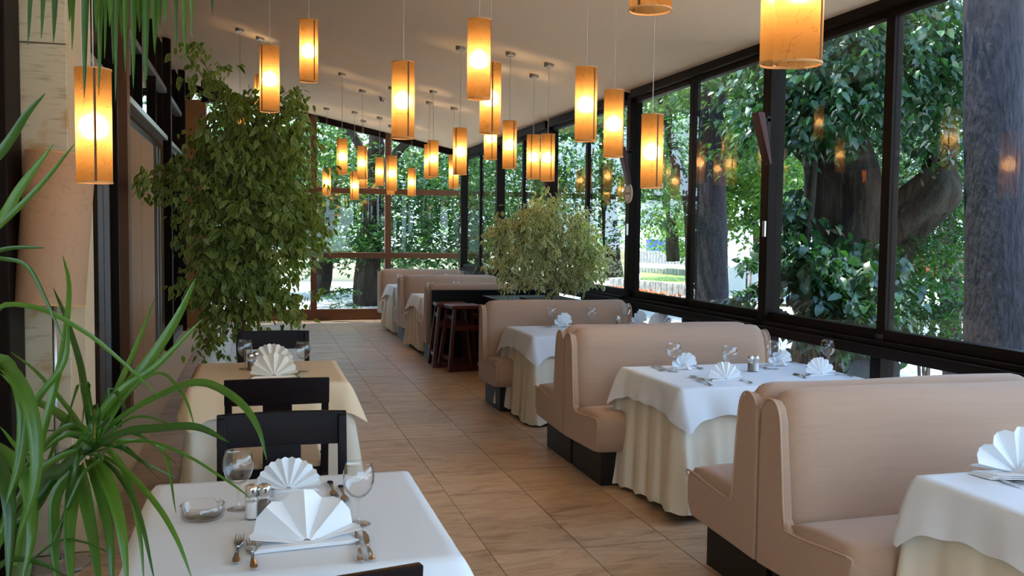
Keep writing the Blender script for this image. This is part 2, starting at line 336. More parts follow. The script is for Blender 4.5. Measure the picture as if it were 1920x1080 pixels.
# ---- right glazed wall
wr = wall('wall_right', 'dark bronze framed window wall along the booths')
posts = [YB-.02+2.712*(-k) for k in range(0, 7)]     # 17.18, 14.47 ... 
posts = [17.18, 14.50, 11.80, 9.04, 6.34, 3.64, .94, -1.76]
for p in posts:
    MB().box(3.72, 3.85, p-.055, p+.055, 0, ceil_z(3.77, p)-.02).build('post', M['frame'], wr, bevel=.006)
for a, b in zip(posts[:-1], posts[1:]):
    m_ = (a+b)/2
    MB().box(3.765, 3.835, m_-.04, m_+.04, 1.0, 3.0).build('mullion', M['frame'], wr, bevel=.005)
    MB().box(3.735, 3.855, m_-.05, m_+.05, .1, .86).build('mullion', M['frame'], wr, bevel=.005)
    # rails
    MB().box(3.66, 3.86, b+.055, a-.055, .87, .935).build('sill', M['frame'], wr, bevel=.006)
    MB().box(3.70, 3.86, b+.055, a-.055, .935, .965).build('sill_cap', M['frame'], wr, bevel=.004)
    for s0, s1 in ((b+.055, m_-.04), (m_+.04, a-.055)):
        MB().box(3.755, 3.825, s0, s1, .965, 1.03).build('sash_rail', M['frame'], wr, bevel=.004)
        MB().box(3.755, 3.825, s0, s1, 2.955, 3.02).build('sash_rail', M['frame'], wr, bevel=.004)
        MB().box(3.786, 3.794, s0, s1, 1.03, 2.955).build('pane', M['pane'], wr)
        MB().box(3.786, 3.794, s0, s1+.01, .16, .87).build('lower_pane', M['pane'], wr)
    MB().box(3.72, 3.86, b+.055, a-.055, 0, .16).build('bottom_rail', M['frame'], wr, bevel=.004)
    zc = ceil_z(3.77, m_)
    MB().box(3.70, 3.88, b+.07, a-.07, 3.0, zc+.03).build('head_beam', M['frame'], wr, bevel=.004)
for p in posts[:-2]:
    MB().box(3.704, 3.724, p-.045, p-.01, 1.60, 1.72).build('window_handle', M['steel'], wr, bevel=.004)
# ---- back glazed wall
wb = wall('wall_back', 'brown framed glazed end wall with trees beyond')
bp = [-1.10, -.35, 1.02, 2.36, 3.74]
def trap(mb, x0, x1, y0, y1, z0):      # piece whose top follows the ceiling
    a, b = ceil_z(x0, YB)-.0, ceil_z(x1, YB)
    mb.add([(x0, y0, z0), (x1, y0, z0), (x1, y1, z0), (x0, y1, z0), (x0, y0, a), (x1, y0, b), (x1, y1, b), (x0, y1, a)],
           [(0, 3, 2, 1), (4, 5, 6, 7), (0, 1, 5, 4), (1, 2, 6, 5), (2, 3, 7, 6), (3, 0, 4, 7)]); return mb
for x in bp[:-1]:
    trap(MB(), x-.055, x+.055, YB-.05, YB+.07, 0).build('post', M['frame_back'], wb, bevel=.005)
for x0, x1 in zip(bp[:-1], bp[1:]):
    a0, a1 = x0+.055, x1-.055
    for z0, z1 in ((0, .20), (1.13, 1.23), (2.30, 2.40)):
        MB().box(a0, a1, YB-.04, YB+.06, z0, z1).build('rail', M['frame_back'], wb, bevel=.005)
    for z0, z1 in ((.20, 1.13), (1.23, 2.30)):
        MB().box(a0, a1, YB+.006, YB+.014, z0, z1).build('pane', M['pane'], wb)
    trap(MB(), a0, a1, YB+.006, YB+.014, 2.40).build('pane', M['pane'], wb)
    a, b = ceil_z(a0, YB), ceil_z(a1, YB)
    MB().add([(a0, YB-.05, a-.11), (a1, YB-.05, b-.11), (a1, YB+.06, b-.11), (a0, YB+.06, a-.11), (a0, YB-.05, a), (a1, YB-.05, b), (a1, YB+.06, b), (a0, YB+.06, a)],
             [(0, 3, 2, 1), (4, 5, 6, 7), (0, 1, 5, 4), (1, 2, 6, 5), (2, 3, 7, 6), (3, 0, 4, 7)]).build('head_beam', M['frame'], wb)
# ---- left glazed wall to the inner dining room
wl = wall('wall_left', 'glazed partition on the left with dark posts and steel rails')
lp = [(4.73, .28), (5.35, .06), (8.10, .07), (8.80, .20), (13.15, .13), (15.75, .13), (17.1, .1)]
for y, wd in lp:
    MB().box(XL-.055, XL+.045, y-wd/2, y+wd/2, 0, ceil_z(XL, y)).build('post', M['frame'] if y != 8.8 else M['frame_back'], wl, bevel=.005)
MB().box(XL-.05, XL-.01, 8.30, 8.36, 0, 2.74).build('steel_jamb', M['grey_metal'], wl)
MB().box(XL-.05, XL-.01, 7.98, 8.02, 0, 2.74).build('steel_jamb', M['grey_metal'], wl)
for (a, b) in ((4.90, 5.32), (5.38, 8.05), (8.15, 8.70), (13.26, 15.65), (15.85, 17.05)):
    MB().box(XL-.06, XL-.052, a, b, .1, 2.74).build('pane', M['pane_int'], wl)
    MB().box(XL-.09, XL-.01, a, b, 0, .1).build('bottom_rail', M['grey_metal'], wl, bevel=.004)
for (a, b) in ((4.90, 5.32), (5.38, 8.05), (8.90, 13.04), (13.26, 15.65), (15.85, 17.05)):
    MB().box(XL-.12, XL+.01, a, b, 2.765, 2.825).build('transom_rail', M['steel'], wl, bevel=.005)
    MB().box(XL-.08, XL-.0, a, b, 3.38, 3.45).build('upper_rail', M['grey_metal'], wl, bevel=.004)
    MB().box(XL-.06, XL-.052, a, b, 2.84, 3.38).build('pane', M['pane_int'], wl)
    MB().box(XL-.06, XL-.052, a, b, 3.45, 4.02).build('pane', M['pane_int'], wl)
    n_ = max(1, int((b-a)/1.3))
    for k in range(1, n_): y = a+(b-a)*k/n_; MB().box(XL-.08, XL-.0, y-.025, y+.025, 2.84, 4.03).build('mullion', M['frame'], wl)
MB().box(XL-.20, XL-.13, 8.95, 13.0, 2.62, 2.74).build('sliding_track', M['black'], wl)
# inner room seen through it
ib = wall('wall_inner', 'dim inner dining room behind the partition')
MB().box(-5.2, -5.1, 2.0, 17.3, 0, 5.2).build('plaster', M['dark_wall'], ib)
MB().box(-5.1, XL-.2, 17.1, 17.3, 0, 5.2).build('plaster', M['dark_wall'], ib)
MB().box(-5.1, XL-.2, 1.9, 2.0, 0, 5.2).build('plaster', M['dark_wall'], ib)
MB().box(-5.2, XL-.2, 1.9, 17.3, -.08, 0).build('inner_floor', M['int_floor'], ib)
MB().box(-5.2, XL-.2-2.3, 1.9, 17.3, 4.58, 4.66).build('inner_ceiling', M['dark_wall'], ib)
for k, (x_, y_) in enumerate(((-3.0, 6.5), (-3.0, 10.5), (-3.0, 14.5))):  # pendants added, mostly out of view, to brighten the inner room
    q = MB().lathe([(.09, 0), (.09, .3), (.088, .3), (.088, 0)], 20).build('inner_fill_pendant', M['shade'], ib, loc=(x_, y_, 2.6)); MB().tube([(0, 0, .2), (0, 0, 2.0)], .004, 6).build('cord', M['cord'], q)
    l = bpy.data.objects.new('inner_bulb', bpy.data.lights.new('inner_bulb', 'POINT')); COL.objects.link(l); l.parent = q; l.location = (0, 0, .12); l.data.energy = BULB*8; l.data.color = (1, .74, .44); l.data.shadow_soft_size = .04
wd = wall('wall_panel', 'pale wood sliding panel standing in the left opening')
for k in range(2):
    MB().box(XL-.12, XL-.07, 9.45+k*1.30, 10.73+k*1.30, .02, 2.62).build('wood_panel', M['wood'], wd, bevel=.004)
MB().box(XL-.12, XL-.05, 12.2, 12.28, .02, 2.62).build('steel_edge', M['grey_metal'], wd)
MB().box(XL-.12, XL-.05, 12.55, 12.62, .02, 2.62).build('steel_edge', M['grey_metal'], wd)
# wooden pier at the far left
wp = wall('wall_pier', 'pale wood clad pier near the far left corner')
MB().box(XL-.0, XL+.34, 16.1, 16.5, 0, 3.72).build('wood_cladding', M['wood'], wp, bevel=.004)
MB().box(XL+.345, XL+.375, 16.15, 16.2, 0, 3.3).build('white_strip', M['render'], wp)
# front wall behind the camera: windows and a low wall
wf = wall('wall_front', 'glazed end wall behind the camera')
for x in (-1.1, .1, 1.3, 2.5, 3.7):
    MB().box(x-.05, x+.05, YF-.05, YF+.05, 0, 3.05).build('post', M['frame'], wf)
MB().box(-1.1, 3.8, YF-.05, YF+.05, 0, .5).build('parapet', M['beige_wall'], wf)
for x in (-1.1, .1, 1.3, 2.5):
    MB().box(x+.05, x+1.15, YF-.004, YF+.004, .5, 3.0).build('pane', M['pane'], wf)
MB().add([(XL, YF-.05, 3.0), (XR, YF-.05, 3.0), (XR, YF+.05, 3.0), (XL, YF+.05, 3.0), (XL, YF-.05, 4.0), (XR, YF-.05, 3.0+.02), (XR, YF+.05, 3.02), (XL, YF+.05, 4.0)],
         [(0, 3, 2, 1), (4, 5, 6, 7), (0, 1, 5, 4), (1, 2, 6, 5), (2, 3, 7, 6), (3, 0, 4, 7)]).build('gable', M['beige_wall'], wf)
MB().box(XL-.12, XL-.02, YF, 4.5, 0, 4.05).build('side_wall', M['beige_wall'], wf)

# ---- travertine pillar
tp = empty('stone_pillar', (-.92, 4.95, 0), label='travertine-clad pillar behind the floor lamp, stained near mid height', cat='pillar')
pz = [0, .62, 1.24, 1.86, 2.48, 3.10, 3.95]
for a, b in zip(pz[:-1], pz[1:]):
    MB().box(-.165, .055, -.03, .0, a+.003, b-.003).build('stone_slab', M['travertine'], tp, bevel=.003, seg=1)
MB().box(-.165, .12, 0, .25, 0, 3.93).build('core', M['beige_wall'], tp, bevel=.004)

# ================================================================== PENDANT LAMPS
LR, LH = .069, .455
def lamp_shade(parent, rz):
    s = MB().lathe([(LR, 0), (LR, .06), (LR, .12), (LR, .2), (LR, .28), (LR, .36), (LR, LH)], 32).build('shade', M['shade'], parent, smooth=True, loc=(0, 0, 0))
    s.rotation_euler = (0, 0, rz)
    for z in (0, LH):
        MB().lathe([(LR-.0015, -.003), (LR+.002, -.003), (LR+.002, .003), (LR-.0015, .003), (LR-.0015, -.003)], 32).build('rim', M['rim'], s, smooth=False, loc=(0, 0, z))
    MB().box(LR-.001, LR+.0015, -.0045, .0045, 0, LH).build('seam', M['seam'], s)
    return s
def make_lamp(px0, px1, top, bot, cz, label, rz):
    cx = (px0+px1)/2
    if top is not None and bot is not None: t = LH*F/(bot-top)
    else: t = .138*F/(px1-px0)
    if cz: t = cz
    P = dep(cx, bot, t)
    root = empty('pendant_lamp', P, label=label, cat='lamp', group='paper cylinder pendant lamps under the ceiling')
    lamp_shade(root, rz)
    zc = ceil_z(P.x, P.y)-P.z
    MB().tube([(0, 0, .27), (0, 0, zc-.02)], .0028, 6).build('cord', M['cord'], root)
    MB().lathe([(.0001, -.032), (.045, -.032), (.05, -.028), (.05, .012), (.0001, .012)], 24).build('ceiling_canopy', M['canopy'], root, smooth=False, loc=(0, 0, zc))
    MB().lathe([(.0001, .33), (.012, .33), (.014, .285), (.0001, .28)], 12).build('lamp_holder', M['cord'], root)
    MB().lathe([(.0001, .190), (.012, .196), (.019, .212), (.019, .232), (.013, .258), (.011, .285)], 14).build('bulb', M['bulb'], root, smooth=True)
    l = bpy.data.objects.new('bulb_light', bpy.data.lights.new('bulb_light', 'POINT')); COL.objects.link(l); l.parent = root; l.location = (0, 0, .225)
    l.data.energy = BULB; l.data.color = (1, .72, .40); l.data.shadow_soft_size = .048
    return root
D = lambda z: z
LAMPS = [
 (562,596,40,152.6,None,'lit pendant lamp high on the left, alone above the tall ficus top'),
 (734,777,119,259,None,'large lit pendant lamp hanging alone before the middle of the back windows'),
 (875,920,40,185,None,'lit pendant lamp at centre top, in front of a slightly lower lamp'),
 (898.5,939,120,250,None,'lit pendant lamp directly behind and right of the centre top lamp, dark seam facing out'),
 (907,931.5,None,299,9.86,'lit pendant lamp mostly hidden above, only its lower half showing beneath the overlapping centre pair'),
 (942,968,228,315.5,None,'small lit pendant lamp just right of the overlapping centre cluster'),
 (986,1012.6,254,335,None,'left one of two small pendant lamps hanging side by side above the pale ficus'),
 (1013,1040,252.6,339,None,'right one of two small pendant lamps hanging side by side above the pale ficus'),
 (1077,1118.5,129,264,None,'lit pendant lamp above the third booth table, left of a slightly lower lamp'),
 (1131.5,1168,171,294,None,'lit pendant lamp beside the window post with the round sign'),
 (849,875,241.5,327,None,'lit pendant lamp overlapping a farther lamp at the far right corner of the room'),
 (841,860,268,353,12.9,'small far lamp peeking out behind the one at the far right corner'),
 (802,821.5,264.5,331,None,'small far lamp with a twin half hidden behind its left side'),
 (794.5,814,272,334,None,'small far lamp half hidden behind the right twin of the far pair'),
 (764,779.6,316,367,None,'tiny low lamp hanging alone near the middle of the back windows'),
 (725,743.7,293,357.5,None,'small lit lamp in front of the central back window post'),
 (725,740,None,365,16.0,'farthest lamp at the central back post, just its bottom rim showing'),
 (703.7,719.6,296,348,None,'tiny lamp just left of the central back window post'),
 (669.6,689,275,336,None,'small lamp in the left back window, hanging before a hidden lower one'),
 (674,689,None,352,16.1,'lamp bottom peeking out below the small lamp in the left back window'),
 (656.7,673,322,374,None,'tiny low lamp left of the centre of the left back window'),
 (632,651,261,326.7,None,'small lamp with ficus leaves in front, upper part of left back window'),
 (605,620,315.6,366.7,None,'leftmost tiny lamp, beside the left back window post'),
 (487.5,524,89,209,None,'lit pendant lamp above the ficus crown, in front of a dimmer one'),
 (476,501,142,215,10.9,'lamp hidden behind the lit pendant above the ficus crown'),
 (438.5,463,209,285,10.7,'lit lamp partly buried in the top leaves of the tall ficus'),
 (1179.5,1259,None,19,3.04,'near pendant lamp cut by the top edge, right of centre, only its bottom showing'),
 (1200,1242,217,352,None,'lit pendant lamp hanging low in front of the windows above the second booth table'),
 (1424.6,1512,None,120,2.80,'left of two big overlapping near lamps at the top right'),
 (1451,1539,None,120,2.70,'right and front of two big overlapping near lamps at the top right'),
 (146.5,208.5,133,342.5,None,'lit pendant lamp on the far left, beside the stone pillar'),
]
rnd = random.Random(11)
for i, L in enumerate(LAMPS):
    rz = {3: -PI/2-.05, 4: -PI/2, 29: -1.0, 0: -1.0}.get(i, rnd.uniform(-2.6, -.2))
    make_lamp(*L[:5], L[5], rz)
# spotlight on the ceiling
sP = onY(717, 191, 13.4); sP.z = ceil_z(sP.x, sP.y)
s = empty('ceiling_spot', sP, label='small round metal ceiling spot between the pendant canopies', cat='spotlight')
MB().lathe([(.0001, -.05), (.035, -.05), (.04, -.045), (.04, .0), (.055, 0), (.055, .012)], 20).build('body', M['chrome'], s)
MB().lathe([(.0001, -.052), (.028, -.052)], 20).build('lens', M['black'], s)

# ================================================================== BOOTH BENCHES
BW = .75      # half width
def booth_parts(root):
    for sx in (-1, 1):
        x0, x1 = sx*BW, sx*(BW-.045)
        prof = [(0, .215), (-.61, .235), (-.645, .30), (-.65, .42), (-.625, .452), (-.26, .418), (-.208, .46), (-.178, .70), (-.160, .85), (-.138, .905), (-.105, .928), (-.06, .928), (-.03, .91), (-.012, .88), (0, .7)]
        p = MB().prism(prof, min(x0, x1), max(x0, x1)).build('side_panel', M['seat_fabric'], root, bevel=.012, seg=3)
        pipe = [(x0*.997, y, z) for y, z in prof[3:14]]
        MB().tube(smoothpath(pipe, 40), .005, 6).build('piping', M['piping'], p, smooth=True)
    # backrest: leaning rounded slab
    b = MB(); n = 22; rows = []
    hw = BW-.022
    prof = [(-.215, .40), (-.212, .52), (-.196, .70), (-.18, .84), (-.163, .91), (-.125, .955), (-.085, .972), (-.045, .962), (-.018, .93), (-.008, .86), (-.006, .6), (-.006, .26)]
    for i in range(n+1):
        t = -1+2*i/n; x = hw*math.copysign(abs(t)**.75, t)
        edge = max(0, (abs(x)-(hw-.09))/.09); row = []
        for y, z in prof:
            zz = z-(.055*edge**2.2 if z > .8 else 0)-.004*math.sin(x*5)*(z > .9)
            yy = y+(.03*edge**2 if y < -.12 else 0)-(.012*(1-(x/hw)**2) if -.25 < y < -.15 else 0)
            row.append((x, yy, zz))
        rows.append(row)
    m_ = len(prof); v = [p for r in rows for p in r]; f = []
    for i in range(n):
        for j in range(m_-1): a = i*m_+j; f.append((a, a+m_, a+m_+1, a+1))
    f.append(tuple(range(m_))); f.append(tuple(n*m_+j for j in range(m_))[::-1])
    b.add(v, f).build('backrest', M['seat_fabric'], root, smooth=True)
    # seat cushion
    b = MB(); prof = [(-.20, .30), (-.20, .435), (-.26, .452), (-.40, .468), (-.56, .474), (-.625, .466), (-.655, .43), (-.66, .38), (-.655, .30), (-.64, .235), (-.6, .235)]
    v = []; f = []; m_ = len(prof)
    for i in range(n+1):
        t = -1+2*i/n; x = hw*math.copysign(abs(t)**.8, t); e = max(0, (abs(x)-(hw-.1))/.1)
        for y, z in prof: v.append((x, y+(.012*e*e if y < -.6 else 0), z-(.004*e*e if z > .42 else 0)+(.004 if z > .42 else 0)+(.01*(1-(x/hw)**2) if z > .44 else 0)))
    for i in range(n):
        for j in range(m_-1): a = i*m_+j; f.append((a, a+m_, a+m_+1, a+1))
    f.append(tuple(range(m_))); f.append(tuple(n*m_+j for j in range(m_))[::-1])
    b.add(v, f).build('seat', M['seat_fabric'], root, smooth=True)
    MB().box(-BW+.07, BW-.07, -.56, -.01, 0, .235).build('plinth', M['plinth'], root, bevel=.003)
BX = 2.80
BOOTHS = [(3.485, 0, 'beige booth bench nearest the camera, its seat facing the lower right table'),
          (3.50, 1, 'beige booth bench back to back with the nearest one, facing the second booth table'),
          (6.07, 0, 'beige booth bench behind the second booth table, facing the camera'),
          (6.09, 1, 'beige booth bench facing away, back to back behind the second booth table'),
          (8.62, 0, 'beige booth bench facing the camera in front of the planter'),
          (11.42, 1, 'beige booth bench backed by a black panel beyond the stools, facing away'),
          (13.70, 0, 'far beige booth bench facing the camera, second from the end wall'),
          (13.72, 1, 'far beige booth bench facing away, back to back with the second-last bench'),
          (16.25, 0, 'farthest beige booth bench, against the back windows')]
proto = None
for y, flip, lab in BOOTHS:
    if proto is None:
        r = empty('booth_bench', (BX, y, 0), cat='bench', group='beige booth benches along the windows'); booth_parts(r); proto = r
    else: r = copy_tree(proto)
    r.location = (BX, y, 0); r.rotation_euler = (0, 0, PI if flip else 0); r['label'] = lab

# black divider, planter and stools
dvd = empty('bar_counter', (2.95, 11.33, 0), label='black lacquered bar counter panel behind the bar stools', cat='counter')
MB().box(-.86, .78, -.04, .04, 0, .90).build('panel', M['black'], dvd, bevel=.004)
pl = empty('planter_box', (3.2, 9.95, 0), label='long black planter box holding the pale variegated ficus by the window', cat='planter')
MB().box(-.28, .44, -1.15, 1.2, 0, .80).build('box', M['black'], pl, bevel=.006)
MB().box(-.50, .46, -1.18, 1.22, .80, .84).build('top_board', M['black'], pl, bevel=.004)
MB().box(-.2, .3, -.6, .6, .835, .86).build('soil', M['soil'], pl)
def stool(loc, rz, label):
    r = empty('bar_stool', loc, rz, label=label, cat='stool', group='mahogany bar stools at the black counter')
    MB().box(-.19, .19, -.17, .17, .72, .765).build('seat', M['stool'], r, bevel=.01)
    tops = {}
    for sx in (-1, 1):
        for sy in (-1, 1):
            MB().bar((sx*.15, sy*.13, .72), (sx*.225, sy*.20, 0), .035, .045, .045, .06, up=(0, 1, 0)).build('leg', M['stool'], r, bevel=.003, seg=1)
    for z, k in ((.03, .222), (.50, .175)):
        for sy in (-1, 1): MB().bar((-k, sy*(k-.022), z), (k, sy*(k-.022), z), .03, .055).build('stretcher', M['stool'], r)
    for z, k in ((.15, .205), (.62, .16)):
        for sx in (-1, 1): MB().bar((sx*k, -k+.02, z), (sx*k, k-.02, z), .03, .045).build('stretcher', M['stool'], r)
stool((2.36, 10.72, 0), .12, 'mahogany bar stool nearest the aisle, four splayed legs')
stool((2.28, 11.08, 0), -.05, 'mahogany bar stool squeezed behind the aisle stool against the counter')

# ================================================================== TABLES AND CLOTHS
def rrect(hx, hy, s, off, rc):       # point on a rounded rectangle perimeter; s in [0,1)
    hx, hy = hx+off, hy+off; rc = rc+off*.9
    L = [2*(hx-rc), rc*PI/2, 2*(hy-rc), rc*PI/2]*2; T = sum(L); d = s*T
    cs = [((-hx+rc, -hy), (1, 0)), ((hx-rc, -hy+rc), -PI/2), ((hx, -hy+rc), (0, 1)), ((hx-rc, hy-rc), 0), ((hx-rc, hy), (-1, 0)), ((-hx+rc, hy-rc), PI/2), ((-hx, hy-rc), (0, -1)), ((-hx+rc, -hy+rc), PI)]
    for i, l in enumerate(L):
        if d <= l+1e-9:
            p, q = cs[i]
            if i % 2 == 0: return (p[0]+q[0]*d, p[1]+q[1]*d)
            a = q+d/rc; return (p[0]+rc*math.cos(a), p[1]+rc*math.sin(a))
        d -= l
    return (-hx+rc, -hy)
def cornerness(p, hx, hy): 
    return math.exp(-math.sqrt((hx-abs(p[0]))**2+(hy-abs(p[1]))**2)/.075)
def cloth(name, hx, hy, z, drop, tip, amp, freq, seed, m, flare=.0, lift=0, tipout=.05, nu=220, nv=14):
    rn = random.Random(seed); ph = [rn.uniform(0, 6.28) for _ in range(6)]; b = MB(); v = []; f = []
    for k in (0, .25, .5, .75, .93, 1.0):   # top
        for i in range(nu):
            x, y = rrect(hx, hy, i/nu, 0, .018); dz = 0 if k < 1 else -.0015
            v.append((x*k, y*k, z+dz+(.0012*math.sin(6*x*k+ph[0])*math.sin(7*y*k+ph[1]) if k < .9 else 0)))
    nt_ = 6
    for j in range(1, nv+1):
        t = j/nv
        for i in range(nu):
            s = i/nu; x, y = rrect(hx, hy, s, 0, .018); c_ = cornerness((x, y), hx, hy)
            fold = .5+.5*math.sin(2*PI*freq*s+ph[0]+1.3*math.sin(2*PI*3*s+ph[1]))
            fold2 = .5+.5*math.sin(2*PI*freq*2.3*s+ph[2])
            o = flare*t+amp*(t**.9)*(fold*.8+.2*fold2)*(1-.3*c_)+tipout*c_*t**.8+.004*min(1, t*6)
            dd = drop+tip*c_+lift*(.5+.5*math.sin(2*PI*s*2+ph[3]))-.012*fold2
            X, Y = rrect(hx, hy, s, o, .018+.02*t)
            v.append((X, Y, max(z-t*dd, .004)))
    R = nt_+nv
    for j in range(R-1):
        for i in range(nu): a = j*nu+i; a2 = j*nu+(i+1) % nu; f.append((a, a2, a2+nu, a+nu))
    b.add(v, f); return b.build(name, m, smooth=True)
def table(cx, cy, hx, hy, lab, which, seed, top='cloth', pedestal=False):
    t = empty('dining_table', (cx, cy, 0), label='dining table %s, hidden under its cloths' % lab, cat='table')
    MB().box(-hx, hx, -hy, hy, .715, .742).build('tabletop', M['chair'], t, bevel=.004)
    for sx in (-1, 1):
        for sy in (-1, 1): MB().box(sx*(hx-.10)-.025, sx*(hx-.10)+.025, sy*(hy-.10)-.025, sy*(hy-.10)+.025, 0, .715).build('leg', M['chair'], t, bevel=.004)
    u = cloth('undercloth', hx+.003, hy+.003, .7455, .735, 0, .042, 19, seed, M['under'], flare=.025, lift=-.05, tipout=.10); u.location = (cx, cy, 0)
    tag(u, 'long ivory undercloth falling to the floor on the %s' % which, 'tablecloth', 'ivory undercloths')
    o = cloth('tablecloth', hx+.009, hy+.009, .75, .155, .10, .022, 11, seed+7, M[top], flare=.030, tipout=.075); o.location = (cx, cy, 0)
    tag(o, 'white top cloth with hanging corner points on the %s' % which if top == 'cloth' else 'champagne top cloth with hanging corner points on the %s' % which, 'tablecloth', 'top cloths')
TABS = {'front': (.10, 2.82, .415, .455), 'second': (.08, 5.80, .42, .45), 'near': (2.92, 2.37, .63, .43), 'b2': (2.92, 5.16, .63, .43),
        'b3': (2.87, 7.85, .63, .42), 'f1': (2.76, 12.60, .63, .40), 'f2': (2.75, 15.00, .63, .40)}
WHICH = {'front': 'small table in the left foreground', 'second': 'second small table on the left', 'near': 'booth table in the lower right corner', 'b2': 'second booth table from the camera',
         'b3': 'third booth table before the planter', 'f1': 'booth table just beyond the bar stools', 'f2': 'farthest booth table near the end wall'}
for i, (k, (cx, cy, hx, hy)) in enumerate(TABS.items()):
    table(cx, cy, hx, hy, '(%s)' % WHICH[k], WHICH[k], i*3+1, 'gold_cloth' if k == 'second' else 'cloth')

# ------------------------------------------------ table ware
def fan_mesh(R=.135, n=9, tilt=.5, seed=0, big=1.0, wave=.010):
    rn = random.Random(seed); b = MB(); v = []; f = []; nr = 9; N = n*4
    a0, a1 = .10, PI-.10
    for j in range(nr):
        t = j/(nr-1); 
        for i in range(N+1):
            s = i/N; a = a0+(a1-a0)*s; tri = abs(((s*n) % 1)*2-1)*2-1
            rr = (.012+(R-.012)*t)*(1-.06*(t)*(abs(tri)**1)*.8)*(.97+.05*math.sin(a))
            nn = tri*wave*(t**.8)*1.3
            x = rr*math.cos(a); up = rr*math.sin(a)*.95+.006
            lean = tilt+.35*(1-math.sin(a))
            v.append((x, up*math.sin(lean)*.9-nn*math.cos(lean)-.0, max(.0015+up*math.cos(lean)+nn*math.sin(lean), .001)))
    for j in range(nr-1):
        for i in range(N): a = j*(N+1)+i; f.append((a, a+1, a+N+2, a+N+1))
    return b.add(v, f)
FAN = {}
def napkin(P, rz, label, group, sc=1.0, m='napkin', tilt=.5, var=0):
    key = (round(tilt, 2), var, m)
    r = empty('napkin', P, rz, label=label, cat='napkin', group=group)
    if key not in FAN:
        o = fan_mesh(tilt=tilt, seed=var, n=(4, 7, 6)[var], wave=(.016, .010, .012)[var]).build('pleated_fan', M[m], r, solid=.0016)
        o.data.polygons.foreach_set('use_smooth', [False]*len(o.data.polygons))
        base = MB()
        for k in range(3):
            base.add([(-.125+.006*k, -.014, .002+.003*k), (.125-.006*k, -.014, .002+.003*k), (.10-.01*k, .05, .003+.005*k), (0, .085, .012+.005*k), (-.10+.01*k, .05, .003+.005*k)], [(0, 1, 2, 3, 4)])
        p2 = base.build('folded_base', M[m], r, solid=.003)
        p3 = MB().add([(-.03, .0, .004), (.03, .0, .004), (.018, .10, .0035), (-.018, .10, .0035), (0, .05, .045)], [(0, 4, 3), (1, 2, 4), (4, 2, 3)]).build('stand_flap', M[m], r, solid=.0016)
        FAN[key] = (o, p2, p3)
    else:
        for q in FAN[key]: c_ = q.copy(); COL.objects.link(c_); c_.parent = r
    r.scale = (sc, sc, sc); return r
GL = None
def wine_glass(P, label, group):
    global GL
    r = empty('wine_glass', P, label=label, cat='glass', group=group)
    if GL is None:
        out = [(.036, 0), (.036, .002), (.022, .004), (.008, .008), (.0048, .02), (.0042, .05), (.0046, .068), (.009, .076), (.024, .085), (.038, .102), (.0455, .125), (.046, .142), (.043, .160), (.0375, .180)]
        inn = [(.0368, .180), (.0422, .160), (.0452, .142), (.0447, .125), (.0372, .103), (.023, .087), (.006, .080), (.0001, .079)]
        b = MB().lathe([(.0001, 0)]+out[:1], 28); a = MB().lathe([(.0001, .0)]+out+inn, 28).build('bowl', M['crystal'], r, smooth=True)
        rm = MB().tube([(.0372*math.cos(2*PI*k/28), .0372*math.sin(2*PI*k/28), .180) for k in range(29)], .0009, 5, cap=False).build('rim', M['crystal'], r, smooth=True)
        GL = (a, rm)
    else:
        for q in GL: c_ = q.copy(); COL.objects.link(c_); c_.parent = r
    return r
SH = {}
def shaker(P, kind, label, group):
    r = empty(kind+'_shaker', P, label=label, cat='shaker', group=group)
    if kind not in SH:
        a = MB().lathe([(.0001, 0), (.018, 0), (.020, .003), (.020, .066), (.017, .072)], 20).build('glass_jar', M['crystal'], r, smooth=True)
        b = MB().lathe([(.0001, .004), (.0175, .004), (.0175, .052), (.0001, .052)], 20).build('contents', M[kind], r, smooth=False)
        c_ = MB().lathe([(.0185, .068), (.0195, .07), (.0195, .092), (.017, .099), (.008, .103), (.0001, .104)], 20).build('cap', M['chrome'], r, smooth=True)
        SH[kind] = (a, b, c_)
    else:
        for q in SH[kind]: c_ = q.copy(); COL.objects.link(c_); c_.parent = r
    return r
CU = {}
